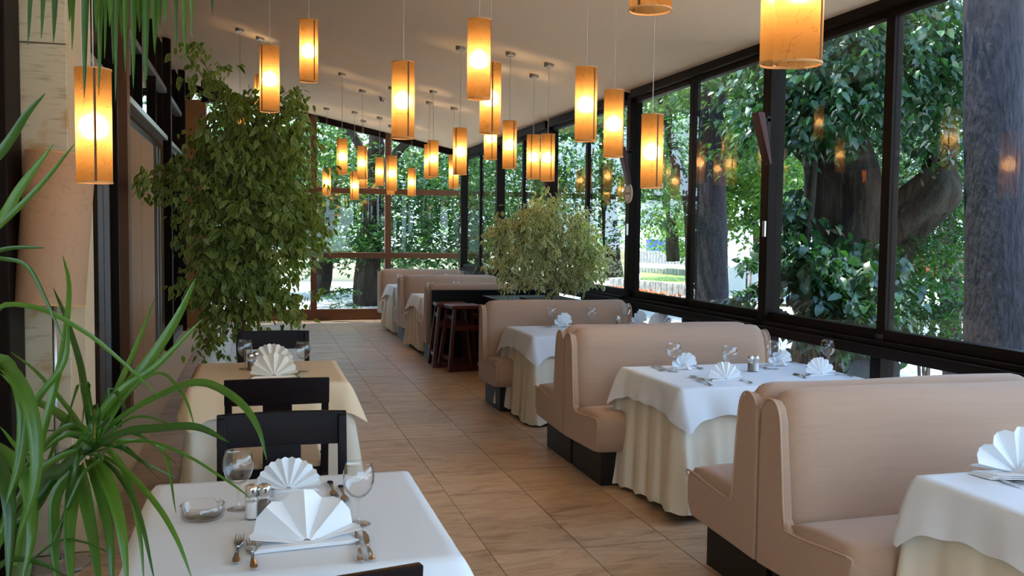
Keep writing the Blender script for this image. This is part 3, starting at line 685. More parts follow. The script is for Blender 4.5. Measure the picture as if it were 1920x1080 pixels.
def cutlery(kind, H_, T_, label, group, z=.7525):
    """laid from handle end H_ to tip T_ (both on the table top)"""
    d = Vector((T_[0]-H_[0], T_[1]-H_[1], 0)); L = d.length; rz = math.atan2(d.y, d.x)-PI/2
    r = empty(kind, (H_[0], H_[1], z), rz, label=label, cat=kind, group=group)
    if kind not in CU:
        hb = MB(); n = 9; v = []; f = []
        ws = [(0, .006), (.006, .0105), (.02, .0115), (.05, .0075), (.08, .0048), (.105, .0040)]
        for y, w_ in ws:
            zz = .0035+.004*math.sin(PI*min(y/.11, 1))
            v += [(-w_, y, zz-.0012), (w_, y, zz-.0012), (w_*.8, y, zz+.0014), (-w_*.8, y, zz+.0014)]
        for i in range(len(ws)-1):
            for k in range(4): a = i*4+k; a2 = i*4+(k+1) % 4; f.append((a, a2, a2+4, a+4))
        f.append((0, 1, 2, 3)); f.append(tuple(len(v)-4+k for k in range(4))[::-1])
        h_ = hb.add(v, f).build('handle', M['cutlery'], r, bevel=.0008, seg=1)
        b = MB()
        if kind == 'fork':
            b.add([(-.004, .104, .006), (.004, .104, .006), (.012, .128, .004), (.0125, .148, .004), (-.0125, .148, .004), (-.012, .128, .004)], [(0, 1, 2, 3, 4, 5)])
            for k in range(4):
                x = -.0108+k*.0072
                b.add([(x-.0017, .147, .004), (x+.0017, .147, .004), (x+.0010, .186, .008), (x-.0010, .186, .008)], [(0, 1, 2, 3)])
            p = b.build('tines', M['cutlery'], r, solid=.0016)
        elif kind == 'knife':
            b.add([(-.004, .104, .005), (.0045, .104, .005), (.0095, .125, .005), (.0105, .165, .005), (.005, .195, .005), (-.003, .205, .005), (-.0055, .14, .005)], [(0, 1, 2, 3, 4, 5, 6)])
            p = b.build('blade', M['cutlery'], r, solid=.0016)
        else:
            rows = []; v = []; f = []
            for i in range(7):
                a = i/6*PI; y = .104+.075*i/6; w_ = .0035+.0165*math.sin(a)**.8
                for k in range(5): x = -1+.5*k; v.append((x*w_, y, .006-.005*math.sin(a)*(1-x*x)))
            for i in range(6):
                for k in range(4): a = i*5+k; f.append((a, a+1, a+6, a+5))
            p = b.add(v, f).build('spoon_bowl', M['cutlery'], r, smooth=True, solid=.0012)
        CU[kind] = (h_, p)
    else:
        for q in CU[kind]: c_ = q.copy(); COL.objects.link(c_); c_.parent = r
    k = L/.19; r.scale = (1, min(max(k, .85), 1.2), 1); return r
def cut_px(kind, hx, hy, tx, ty, label, group): 
    cutlery(kind, onz(hx, hy, .757), onz(tx, ty, .757), label, group)
# --- front table
G = 'place settings on the left foreground table'
P = onz(380, 972); at = empty('ashtray', (P.x, P.y, .7508), label='round clear glass ashtray on the left foreground table', cat='ashtray')
b = MB(); n = 48; v = []; f = []
prof = [(.0001, .003), (.058, .003), (.062, .006), (.064, .042), (.0615, .044), (.059, .042), (.056, .012), (.052, .009), (.0001, .009)]
for r_, z_ in prof:
    for k in range(n):
        a = 2*PI*k/n; notch = 1 if k in (6, 7, 30, 31) else 0
        v.append((r_*math.cos(a), r_*math.sin(a), min(z_, .032) if notch and z_ > .04 else z_))
for i in range(len(prof)-1):
    for k in range(n): a = i*n+k; a2 = i*n+(k+1) % n; f.append((a, a2, a2+n, a+n))
b.add(v, f).build('glass_dish', M['crystal'], at, smooth=True)
P = onz(447, 955); wine_glass((P.x, P.y, .7508), 'empty wine glass behind the ashtray, left of the near table napkins', G)
P = onz(672, 983); wine_glass((P.x, P.y, .7508), 'empty wine glass right of the big front napkin on the foreground table', G)
P = onz(472, 973); shaker((P.x, P.y, .7508), 'salt', 'salt shaker with chrome cap beside the left foreground wine glass', 'salt and pepper shakers')
P = onz(496, 971); shaker((P.x, P.y, .7508), 'pepper', 'pepper shaker right of the salt on the foreground table', 'salt and pepper shakers')
P = onz(577, 1030); napkin((P.x, P.y+.02, .7508), .10, 'large white fan napkin nearest the camera on the foreground table', G, 1.18, 'napkin', .62, 0)
P = onz(541, 922); napkin((P.x, P.y, .7508), -.05, 'white fan napkin standing behind the shakers on the foreground table', G, .82, 'napkin', .25, 1)
cut_px('fork', 442, 1055, 452, 994, 'left outer fork beside the big front napkin', G)
cut_px('fork', 477, 1066, 467, 992, 'fork tucked against the left edge of the big front napkin', G)
cut_px('knife', 676, 1052, 666, 990, 'knife half under the right edge of the big front napkin', G)
cut_px('knife', 697, 1050, 682, 998, 'outer knife right of the big front napkin', G)
cut_px('fork', 618, 901, 634, 948, 'fork with handle pointing away, left of the right wine glass', G)
cut_px('fork', 638, 909, 655, 958, 'fork behind the right foreground wine glass', G)
cut_px('knife', 512, 912, 508, 960, 'knife lying behind the shakers on the foreground table', G)
# --- second table
G = 'place settings on the second left table'
P = onz(459, 692); wine_glass((P.x, P.y, .7508), 'left wine glass on the second left table', G)
P = onz(568, 697); wine_glass((P.x, P.y, .7508), 'right wine glass on the second left table', G)
P = onz(510, 688); napkin((P.x, P.y+.02, .7508), .0, 'taller cream fan napkin at the back of the second left table', G, 1.05, 'napkin_c', .15, 1)
P = onz(514, 708); napkin((P.x, P.y, .7508), .05, 'nearer cream fan napkin on the second left table', G, 1.05, 'napkin_c', .25, 2)
P = onz(470, 694); shaker((P.x, P.y, .7508), 'pepper', 'pepper shaker beside the left glass of the second left table', 'salt and pepper shakers')
P = onz(480, 690); shaker((P.x, P.y, .7508), 'salt', 'salt shaker half hidden by the cream napkins on the second left table', 'salt and pepper shakers')
cut_px('fork', 560, 709, 556, 690, 'fork between the cream napkins and the right glass', G)
# --- booth tables
G = 'place settings on the second booth table'
for (x, y), l in (((1262, 697), 'aisle side'), ((1367, 704), 'second from the aisle'), ((1450, 692), 'second from the window'), ((1551, 689), 'window side')):
    P = onz(x, y); wine_glass((P.x, P.y, .7508), 'wine glass on the second booth table, %s of the row' % l, G)
for (x, y), rz, sc, t, l in (((1362, 714), 0, .85, .35, 'near aisle'), ((1541, 704), .1, .85, .35, 'near window'), ((1278, 691), -2.85, .85, .4, 'far aisle'), ((1457, 684), -2.9, .85, .4, 'far window')):
    P = onz(x, y); napkin((P.x, P.y, .7508), rz, 'white fan napkin at the %s place of the second booth table' % l, G, sc, 'napkin', t, 1)
P = onz(1407, 697); shaker((P.x, P.y, .7508), 'pepper', 'pepper shaker at the middle of the second booth table', 'salt and pepper shakers')
P = onz(1417, 697); shaker((P.x, P.y, .7508), 'salt', 'salt shaker at the middle of the second booth table', 'salt and pepper shakers')
for k, hx, hy, tx, ty, l in (('fork', 1335, 722, 1296, 707, 'fork left of the near aisle napkin, outer'), ('spoon', 1322, 712, 1292, 704, 'spoon left of the near aisle napkin'), ('knife', 1410, 718, 1388, 711, 'knife right of the near aisle napkin'),
        ('fork', 1222, 686, 1250, 697, 'fork at the far aisle place, by the cloth corner'), ('knife', 1232, 685, 1262, 697, 'knife at the far aisle place beside the fork'), ('spoon', 1300, 685, 1316, 691, 'spoon right of the far aisle napkin'),
        ('spoon', 1512, 708, 1487, 700, 'spoon left of the near window napkin'), ('knife', 1600, 706, 1572, 702, 'knife right of the near window napkin'), ('fork', 1423, 685, 1440, 691, 'fork left of the far window napkin'), ('spoon', 1505, 682, 1487, 680, 'spoon right of the far window napkin')):
    cut_px(k, hx, hy, tx, ty, l+' on the second booth table', G)
G = 'place settings on the lower right booth table'
P = onz(1902, 893); napkin((P.x+.015, P.y+.0, .7508), 2.85, 'white fan napkin at the right picture edge on the lower right table', G, 1.35, 'napkin', .15, 2)
cut_px('knife', 1820, 880, 1915, 912, 'outer knife left of the napkin on the lower right table', G)
cut_px('fork', 1836, 879, 1925, 908, 'fork between knife and napkin on the lower right table', G)
G = 'place settings on the third booth table'
for (x, y), l in (((1034, 612), 'aisle side'), ((1108, 613), 'second from the aisle'), ((1172, 607), 'second from the window'), ((1256, 606), 'window side')):
    P = onz(x, y, .75); wine_glass((P.x, P.y, .7508), 'wine glass on the third booth table, %s of the row' % l, G)
for (x, y), rz, l in (((1052, 612), -2.6, 'aisle side'), ((1194, 608), -2.6, 'middle'), ((1240, 612), .1, 'window side')):
    P = onz(x, y); napkin((P.x, P.y, .7508), rz, 'white fan napkin on the third booth table, %s' % l, G, 1.0, 'napkin', .3, 1)
P = onz(1158, 613); shaker((P.x, P.y, .7508), 'pepper', 'shaker on the third booth table', 'salt and pepper shakers')
cut_px('fork', 1012, 610, 1040, 616, 'fork at the aisle side of the third booth table', G)
for key, gx, nm in (('f1', (748, 806, 836, 871), 'booth table just beyond the bar stools'), ('f2', (750, 792, 838, 876), 'farthest booth table')):
    pass
for k, (x, y, t, l) in enumerate(((807, 531, 'f1', 'leftmost'), (856, 532, 'f1', 'middle'), (908, 530, 'f1', 'rightmost'), (750, 513, 'f2', 'leftmost'), (792, 512, 'f2', 'second from left'), (838, 512, 'f2', 'third from left'), (876, 512, 'f2', 'rightmost'))):
    cx, cy, hx, hy = TABS[t]; Yt = cy+(.1 if k % 2 else -.12); P = onY(x, y, Yt)
    wine_glass((min(P.x, cx+hx-.08), Yt, .7508), '%s wine glass on the %s' % (l, WHICH[t]), 'glasses on the far booth tables')
for k, (x, t, l) in enumerate(((822, 'f1', 'left'), (925, 'f1', 'right'), (762, 'f2', 'left'), (852, 'f2', 'right'))):
    cx, cy, hx, hy = TABS[t]; P = onY(x, 520, cy-.2); napkin((min(P.x, cx+hx-.12), cy-.18, .7508), .2*(-1)**k, '%s white fan napkin on the %s' % (l, WHICH[t]), 'napkins on the far booth tables', 1, 'napkin', .3, 1)

# ------------------------------------------------ chairs
def chair_parts(r):
    # local: back at y=0 facing +y
    W = .225
    for sx in (-1, 1):
        MB().add([(sx*W-.018, -.02, .42), (sx*W+.018, -.02, .42), (sx*W+.018, .02, .42), (sx*W-.018, .02, .42), (sx*W-.016, -.075, .89), (sx*W+.016, -.075, .89), (sx*W+.016, -.045, .89), (sx*W-.016, -.045, .89)],
                 [(0, 3, 2, 1), (4, 5, 6, 7), (0, 1, 5, 4), (1, 2, 6, 5), (2, 3, 7, 6), (3, 0, 4, 7)]).build('back_post', M['chair'], r, bevel=.004)
        MB().bar((sx*W, 0, .43), (sx*W, -.05, 0), .036, .04, .028, .032, up=(0, 1, 0)).build('leg', M['chair'], r, bevel=.003)
        MB().bar((sx*(W-.005), .40, .43), (sx*(W-.005), .405, 0), .038, .038, .028, .028, up=(0, 1, 0)).build('leg', M['chair'], r, bevel=.003)
        MB().box(sx*W-.011, sx*W+.011, .02, .38, .385, .435).build('seat_rail', M['chair'], r)
    v = []; f = []; n = 10                      # curved top rail
    for i in range(n+1):
        t = -1+2*i/n; x = t*(W+.018); c_ = .012*(1-t*t)
        for (y, z) in ((-.090, .90+.004*(1-t*t)), (-.066, .90+.004*(1-t*t)), (-.052, .775), (-.076, .775)): v.append((x, y-c_, z))
    for i in range(n):
        for k in range(4): a = i*4+k; a2 = i*4+(k+1) % 4; f.append((a, a2, a2+4, a+4))
    f += [(0, 1, 2, 3), tuple(n*4+k for k in range(4))[::-1]]
    MB().add(v, f).build('top_rail', M['chair'], r, bevel=.003, seg=1)
    MB().add([(-.068, -.030, .45), (.068, -.030, .45), (.068, -.014, .45), (-.068, -.014, .45), (-.068, -.078, .78), (.068, -.078, .78), (.068, -.062, .78), (-.068, -.062, .78)],
             [(0, 3, 2, 1), (4, 5, 6, 7), (0, 1, 5, 4), (1, 2, 6, 5), (2, 3, 7, 6), (3, 0, 4, 7)]).build('splat', M['chair'], r, bevel=.003, seg=1)
    MB().box(-W, W, -.012, .012, .385, .45).build('seat_rail', M['chair'], r)
    MB().box(-W, W, .385, .41, .385, .435).build('seat_rail', M['chair'], r)
    MB().box(-W+.004, W-.004, .0, .42, .435, .475).build('seat_pad', M['chair_seat'], r, bevel=.016, seg=3)
CH = [((.10, 3.60, 0), PI, 'dark wood chair facing the camera across the foreground table', ),
      ((.10, 4.62, 0), 0, 'dark wood chair tucked at the near side of the second left table, back to camera'),
      ((.125, 6.66, 0), PI, 'dark wood chair on the far side of the second left table, before the ficus'),
      ((.085, 1.95, 0), .21, 'dark wood chair at the bottom edge, only its top rail corner in view')]
proto = None
for loc, rz, lab in CH:
    if proto is None: r = empty('dining_chair', loc, rz, cat='chair', group='dark wood dining chairs at the left tables'); chair_parts(r); proto = r
    else: r = copy_tree(proto)
    r.location = loc; r.rotation_euler = (0, 0, rz); r['label'] = lab

# ------------------------------------------------ floor lamp
P = dep(97, 440, 4.35)
flp = empty('floor_lamp', (P.x+.005, P.y, 0), label='unlit floor lamp with a tall tilted paper shade before the pillar', cat='lamp')
top = dep(114, 291, 4.35)-flp.location; botp = dep(94, 569, 4.35)-flp.location
ax = (top-botp); Ls = ax.length; ax.normalize()
sh = MB().lathe([(.150, 0), (.150, Ls*.33), (.150, Ls*.66), (.150, Ls)], 36).build('shade', M['shade_off'], flp, smooth=True)
sh.location = botp; sh.rotation_euler = ax.to_track_quat('Z', 'Y').to_euler()
for z in (0, Ls): MB().lathe([(.1485, -.004), (.1525, -.004), (.1525, .004), (.1485, .004), (.1485, -.004)], 36).build('rim', M['rim'], sh, loc=(0, 0, z))
sm = MB().box(.149, .1525, -.006, .006, 0, Ls).build('seam', M['rim'], sh); sm.rotation_euler = (0, 0, -1.35)
MB().tube([(0, 0, .02), (0, 0, botp.z+.25)], .010, 12).build('pole', M['steel'], flp, smooth=True)
MB().lathe([(.0001, 0), (.14, 0), (.14, .012), (.03, .022), (.012, .03)], 32).build('base', M['steel'], flp)

# ------------------------------------------------ window post fittings
for y, z0, z1, l in ((6.27, 2.14, 2.52, 'maroon wedge-shaped wooden bracket on the post between second and third booth'), (8.96, 2.12, 2.50, 'maroon wedge bracket above the round sign'), (11.72, 2.10, 2.48, 'maroon wedge bracket on the farther post behind the lamps')):
    o = empty('wall_bracket', (3.70, y, z0), label=l, cat='bracket', group='maroon wedge brackets on the window posts')
    h_ = z1-z0
    MB().add([(-.01, -.05, 0), (.01, -.05, 0), (.01, .05, 0), (-.01, .05, 0), (-.12, -.05, h_), (-.06, -.05, h_), (-.06, .05, h_), (-.12, .05, h_)],
             [(0, 3, 2, 1), (4, 5, 6, 7), (0, 1, 5, 4), (1, 2, 6, 5), (2, 3, 7, 6), (3, 0, 4, 7)]).build('wedge', M['maroon'], o, bevel=.004)
    MB().bar((0, 0, .02), (.0, 0, h_-.02), .03, .02).build('mount', M['black'], o)
    MB().bar((-.07, 0, h_-.05), (.02, 0, h_-.05), .02, .02).build('mount_arm', M['black'], o)
sg = empty('round_sign', (3.705, 8.98, 2.03), label='round cream advertising disc with a dark band on the window post', cat='sign')
o = MB().lathe([(.0001, -.008), (.10, -.008), (.10, .008), (.0001, .008)], 36).build('disc', M['sign'], sg); o.rotation_euler = (0, PI/2, .0)
o2 = MB().lathe([(.083, -.0102), (.092, -.0102), (.092, -.008), (.083, -.008), (.083, -.0102)], 36).build('ring', M['maroon'], sg); o2.rotation_euler = (0, PI/2, 0)
MB().box(-.012, -.008, -.055, .055, -.010, .010).build('dark_band', M['maroon'], sg)
spk = empty('loudspeaker', onY(398, 172, 14.2), .5, label='black loudspeaker mounted high beside the wooden pier', cat='loudspeaker')
MB().box(-.13, .13, -.10, .10, -.16, .16).build('cabinet', M['black'], spk, bevel=.02)
o = MB().lathe([(.0001, -.01), (.05, -.012), (.085, .004), (.09, .006)], 24).build('cone', M['plinth'], spk); o.rotation_euler = (PI/2, 0, 0); o.location = (0, -.105, -.03)
MB().bar((-.05, .1, 0), (-.25, .25, 0), .03, .03).build('bracket', M['black'], spk)

# ================================================================== FOLIAGE
def leaf_mesh(name, base, axis, nrm, length, width, m, parent=None, simple=False, fold=.25, curl=.18, seed=0):
    N = len(base); rg = np.random.default_rng(seed)
    axis = axis/np.linalg.norm(axis, axis=1)[:, None]
    side = np.cross(axis, nrm); side /= np.linalg.norm(side, axis=1)[:, None]+1e-9; up = np.cross(side, axis)
    L = length[:, None]; W = width[:, None]
    def pt(a, s, u): return base+axis*L*a+side*W*s+up*L*u
    if simple:
        vs = [pt(0, 0, 0), pt(.45, .5, .02), pt(1, 0, -curl), pt(.45, -.5, .02)]; fc = [(0, 1, 2, 3)]; ed = [0, 1, 1, 1]; fn = 4
    else:
        vs = [pt(0, 0, 0), pt(.28, .42, fold*.25), pt(.62, .36, fold*.2-curl*.4), pt(1, 0, -curl), pt(.62, -.36, fold*.2-curl*.4), pt(.28, -.42, fold*.25), pt(.3, 0, 0), pt(.65, 0, -curl*.35)]
        fc = [(0, 1, 6, 6), (6, 1, 2, 7), (7, 2, 3, 3), (0, 6, 5, 5), (6, 7, 4, 5), (7, 3, 4, 4)]; ed = [.9, 1, 1, 1, 1, 1, 0, 0]
    k = len(vs); V = np.stack(vs, 1).reshape(-1, 3)
    loops = []; tot = []
    for q in fc:
        q = list(dict.fromkeys(q)); loops.append(q); tot.append(len(q))
    pat = np.concatenate([np.array(q) for q in loops]); nl = len(pat)
    LI = (pat[None, :]+(np.arange(N)*k)[:, None]).ravel(); TT = np.tile(np.array(tot), N); ST = np.concatenate([[0], np.cumsum(TT)[:-1]])
    me = bpy.data.meshes.new(name); me.vertices.add(N*k); me.vertices.foreach_set('co', V.astype(np.float32).ravel())
    me.loops.add(len(LI)); me.loops.foreach_set('vertex_index', LI.astype(np.int32)); me.polygons.add(len(TT))
    me.polygons.foreach_set('loop_start', ST.astype(np.int32)); me.update(calc_edges=True)
    t = rg.random(N); a = me.attributes.new('tint', 'FLOAT', 'POINT'); a.data.foreach_set('value', np.repeat(t, k).astype(np.float32))
    a = me.attributes.new('edge', 'FLOAT', 'POINT'); a.data.foreach_set('value', np.tile(np.array(ed), N).astype(np.float32))
    me.materials.append(m); me.validate()
    o = bpy.data.objects.new(name, me); COL.objects.link(o)
    if parent: o.parent = parent
    return o
def cloud(blobs, per, size, seed, spray=.35, flat=.35, droop=.3, asp=.5, shell=.35, org3=(0, 0, 0), lim=(-50, 4.25)):
    """twig sprays scattered in ellipsoids; leaves along every twig. blobs: (cx,cy,cz,rx,ry,rz,n_twigs)"""
    rg = np.random.default_rng(seed); B = []; A = []; Nn = []
    for cx, cy, cz, rx, ry, rz, n in blobs:
        d = rg.normal(size=(n, 3)); d /= np.linalg.norm(d, axis=1)[:, None]; rr = rg.random(n)**shell
        c_ = d*rr[:, None]*np.array([rx, ry, rz])+np.array([cx, cy, cz])
        tw = d*np.array([1, 1, .25])+rg.normal(size=(n, 3))*.5; tw[:, 2] = tw[:, 2]*flat-droop*.5; tw /= np.linalg.norm(tw, axis=1)[:, None]
        for k in range(per):
            s = (k+rg.random(n))/per-.5; p = c_+tw*(s*spray*2)[:, None]+rg.normal(size=(n, 3))*spray*.12
            sd = np.cross(tw, [0, 0, 1]); sd /= np.linalg.norm(sd, axis=1)[:, None]+1e-9
            a = tw*.6+sd*np.where(rg.random(n) < .5, -1, 1)[:, None]+rg.normal(size=(n, 3))*.35; a[:, 2] -= droop
            nn = np.tile(np.array([0, 0, 1.]), (n, 1))+rg.normal(size=(n, 3))*.45
            B.append(p); A.append(a); Nn.append(nn)
    B = np.concatenate(B); A = np.concatenate(A); off = np.array(org3)
    ok = ~((B[:, 0]+off[0] > lim[0]) & (B[:, 0]+off[0] < lim[1]) & (B[:, 1]+off[1] < YB+.3))
    B, A = B[ok], A[ok]; Nn = np.concatenate(Nn)[ok]; L = size*(.6+.7*rg.random(len(B)))
    return B, A, Nn, L, L*asp

# ---- tall variegated ficus on the left
fp = onY(452, 660, 8.5); fx, fy = fp.x, 8.5
fic = empty('potted_ficus', (fx, fy, 0), label='tall weeping ficus with variegated leaves behind the left tables', cat='plant')
MB().lathe([(.0001, 0), (.15, 0), (.19, .30), (.21, .34), (.19, .345), (.18, .31), (.0001, .30)], 28).build('pot', M['pot'], fic, smooth=False)
MB().lathe([(.0001, .315), (.178, .315)], 20).build('soil', M['soil'], fic)
rnd = random.Random(3)
for k in range(3):
    a = k*2.1; MB().tube(smoothpath([(.03*math.cos(a), .03*math.sin(a), .30), (.05*math.cos(a+1), .05*math.sin(a+1), 1.0), (.10*math.cos(a+1.5), .1*math.sin(a+1.5), 1.8), (.2*math.cos(a+2), .2*math.sin(a+2), 2.6)], 14), [.016-.0008*i for i in range(14)], 8).build('stem', M['twig'], fic, smooth=True)
def pb(x, y, rx, rz, n, Y=8.5, ry=.38):      # blob given by where it shows, at depth Y
    p = onY(x, y, Y); s = Y*1.06/F; return (p.x-fx, p.y-fy, p.z, rx*s, ry, rz*s, n)
bl = [pb(470, 250, 95, 60, 70), pb(440, 350, 130, 90, 150), pb(480, 420, 110, 90, 140), pb(520, 330, 70, 110, 90), pb(440, 500, 95, 70, 110), pb(490, 560, 80, 50, 60), pb(410, 560, 50, 60, 40), pb(400, 430, 60, 80, 50),
      pb(548, 420, 42, 100, 50), pb(560, 250, 25, 60, 20), pb(395, 640, 22, 26, 9), pb(330, 330, 50, 22, 14), pb(285, 335, 20, 20, 5), pb(400, 160, 40, 35, 12), pb(365, 110, 14, 35, 6), pb(545, 190, 25, 25, 9), pb(455, 200, 60, 40, 26), pb(425, 300, 60, 60, 50), pb(590, 400, 14, 40, 9)]
B, A, Nn, L, W = cloud(bl, 12, .082, 21, spray=.18, flat=.8, droop=.9, asp=.56, shell=.6, org3=(fx, fy, 0), lim=(3.6, 90))
tag(leaf_mesh('leaves', B, A, Nn, L, W, M['ficus'], fic, seed=4), kind='stuff')
twg = MB()
for (x, y, tx, ty) in ((440, 330, 285, 335), (430, 250, 368, 85), (480, 250, 560, 165), (455, 480, 385, 650), (500, 380, 590, 420), (460, 300, 400, 150)):
    p = onY(x, y, 8.5); q = onY(tx, ty, 8.45); o_ = Vector((fx, fy, 0)); twg.tube(smoothpath([p-o_, (p+q)/2-o_+Vector((0, 0, .05)), q-o_], 8), [.006-.0006*i for i in range(8)], 5)
tag(twg.build('twigs', M['twig'], fic), kind='stuff')
# ---- paler ficus in the planter
f2 = empty('planter_ficus', (3.0, 9.4, .845), label='pale variegated ficus shrub growing from the black planter box', cat='plant')
for k in range(4):
    a = k*1.7; MB().tube(smoothpath([(.02*math.cos(a), .05*math.sin(a), 0), (.06*math.cos(a), .2*math.sin(a), .45), (.10*math.cos(a+.5), .35*math.sin(a+.5), .9)], 10), [.010-.0007*i for i in range(10)], 7).build('stem', M['twig'], f2, smooth=True)
def pb2(x, y, rx, rz, n, Y=9.4, ry=.33):
    p = onY(x, y, Y); s = Y*1.1/F; return (p.x-3.0, p.y-9.4, p.z-.845, rx*s, ry, rz*s, n)
bl = [pb2(1020, 400, 45, 35, 60), pb2(1045, 470, 95, 50, 200), pb2(1075, 520, 62, 32, 120), pb2(985, 430, 65, 40, 90), pb2(940, 430, 32, 22, 26), pb2(1110, 480, 45, 50, 80), pb2(960, 490, 45, 40, 50), pb2(1140, 500, 18, 25, 12), pb2(955, 535, 14, 14, 6), pb2(1085, 420, 40, 40, 45), pb2(1000, 520, 30, 20, 26)]
B, A, Nn, L, W = cloud(bl, 9, .068, 33, spray=.15, flat=.8, droop=.75, asp=.46, shell=.75, org3=(3.0, 9.4, 0), lim=(3.62, 90))
tag(leaf_mesh('leaves', B, A, Nn, L, W, M['ficus_pale'], f2, seed=6, simple=False), kind='stuff')

# ---- strap-leaved plants in the foreground
def blade(parent, pts, w0, org, seed=0, wmul=1, name='leaf'):
    """pts: (px,py,depth) along the leaf from base to tip; w0 widest width in metres"""
    P = smoothpath([dep(x, y, t)-org for x, y, t in pts], 22); n = len(P); v = []; f = []; ed = []
    rn = random.Random(seed); tw = rn.uniform(-.5, .5)
    for i, p in enumerate(P):
        s = i/(n-1); d = (P[min(i+1, n-1)]-P[max(i-1, 0)]).normalized()
        view = (Vector((0, 0, H))-org-p).normalized()
        side = d.cross(view*.75+Vector((.25*math.cos(seed), .1, .55))).normalized()
        nr = side.cross(d); side = (side*math.cos(tw*(s-.3))+nr*math.sin(tw*(s-.3)))
        w_ = w0*min(1, .55+s*1.6)*(1-s**3.0)**.8/2+.0006
        for k, (q, u) in enumerate(((-1, .26), (-.86, .2), (0, -.22), (.86, .2), (1, .26))): v.append(p+side*w_*q+nr*w_*u*2); ed.append(1 if abs(q) == 1 else 0)
    for i in range(n-1):
        for k in range(4): a = i*5+k; f.append((a, a+1, a+6, a+5))
    me = bpy.data.meshes.new(name); me.from_pydata([tuple(p) for p in v], [], f); me.materials.append(M['blade'])
    me.polygons.foreach_set('use_smooth', [True]*len(f))
    t = rn.uniform(.05, .95); a = me.attributes.new('tint', 'FLOAT', 'POINT'); a.data.foreach_set('value', [t]*len(v))
    a = me.attributes.new('edge', 'FLOAT', 'POINT'); a.data.foreach_set('value', ed)
    o = bpy.data.objects.new(name, me); COL.objects.link(o); o.parent = parent; return o
org = dep(40, 1000, 2.1); org = Vector((org.x-.10, org.y, 0))
dr = empty('strap_leaf_plant', org, label='large green strap-leaved plant filling the lower left foreground', cat='plant')
MB().lathe([(.0001, 0), (.15, 0), (.19, .32), (.20, .36), (.185, .36), (.17, .32), (.0001, .31)], 28).build('pot', M['pot'], dr)
hub = dep(185, 815, 2.1)-org; low = dep(60, 940, 2.1)-org
MB().tube(smoothpath([(0, 0, .3), (low.x*.4, low.y*.4, .45), low, dep(120, 880, 2.1)-org, dep(165, 832, 2.1)-org], 16), [.020]*10+[.016]*6, 10).build('cane', M['cane'], dr, smooth=True)
MB().tube(smoothpath([(-.05, 0, .3), (-.12, .02, .5), dep(-60, 800, 2.0)-org], 10), .026, 10).build('cane', M['twig'], dr, smooth=True)
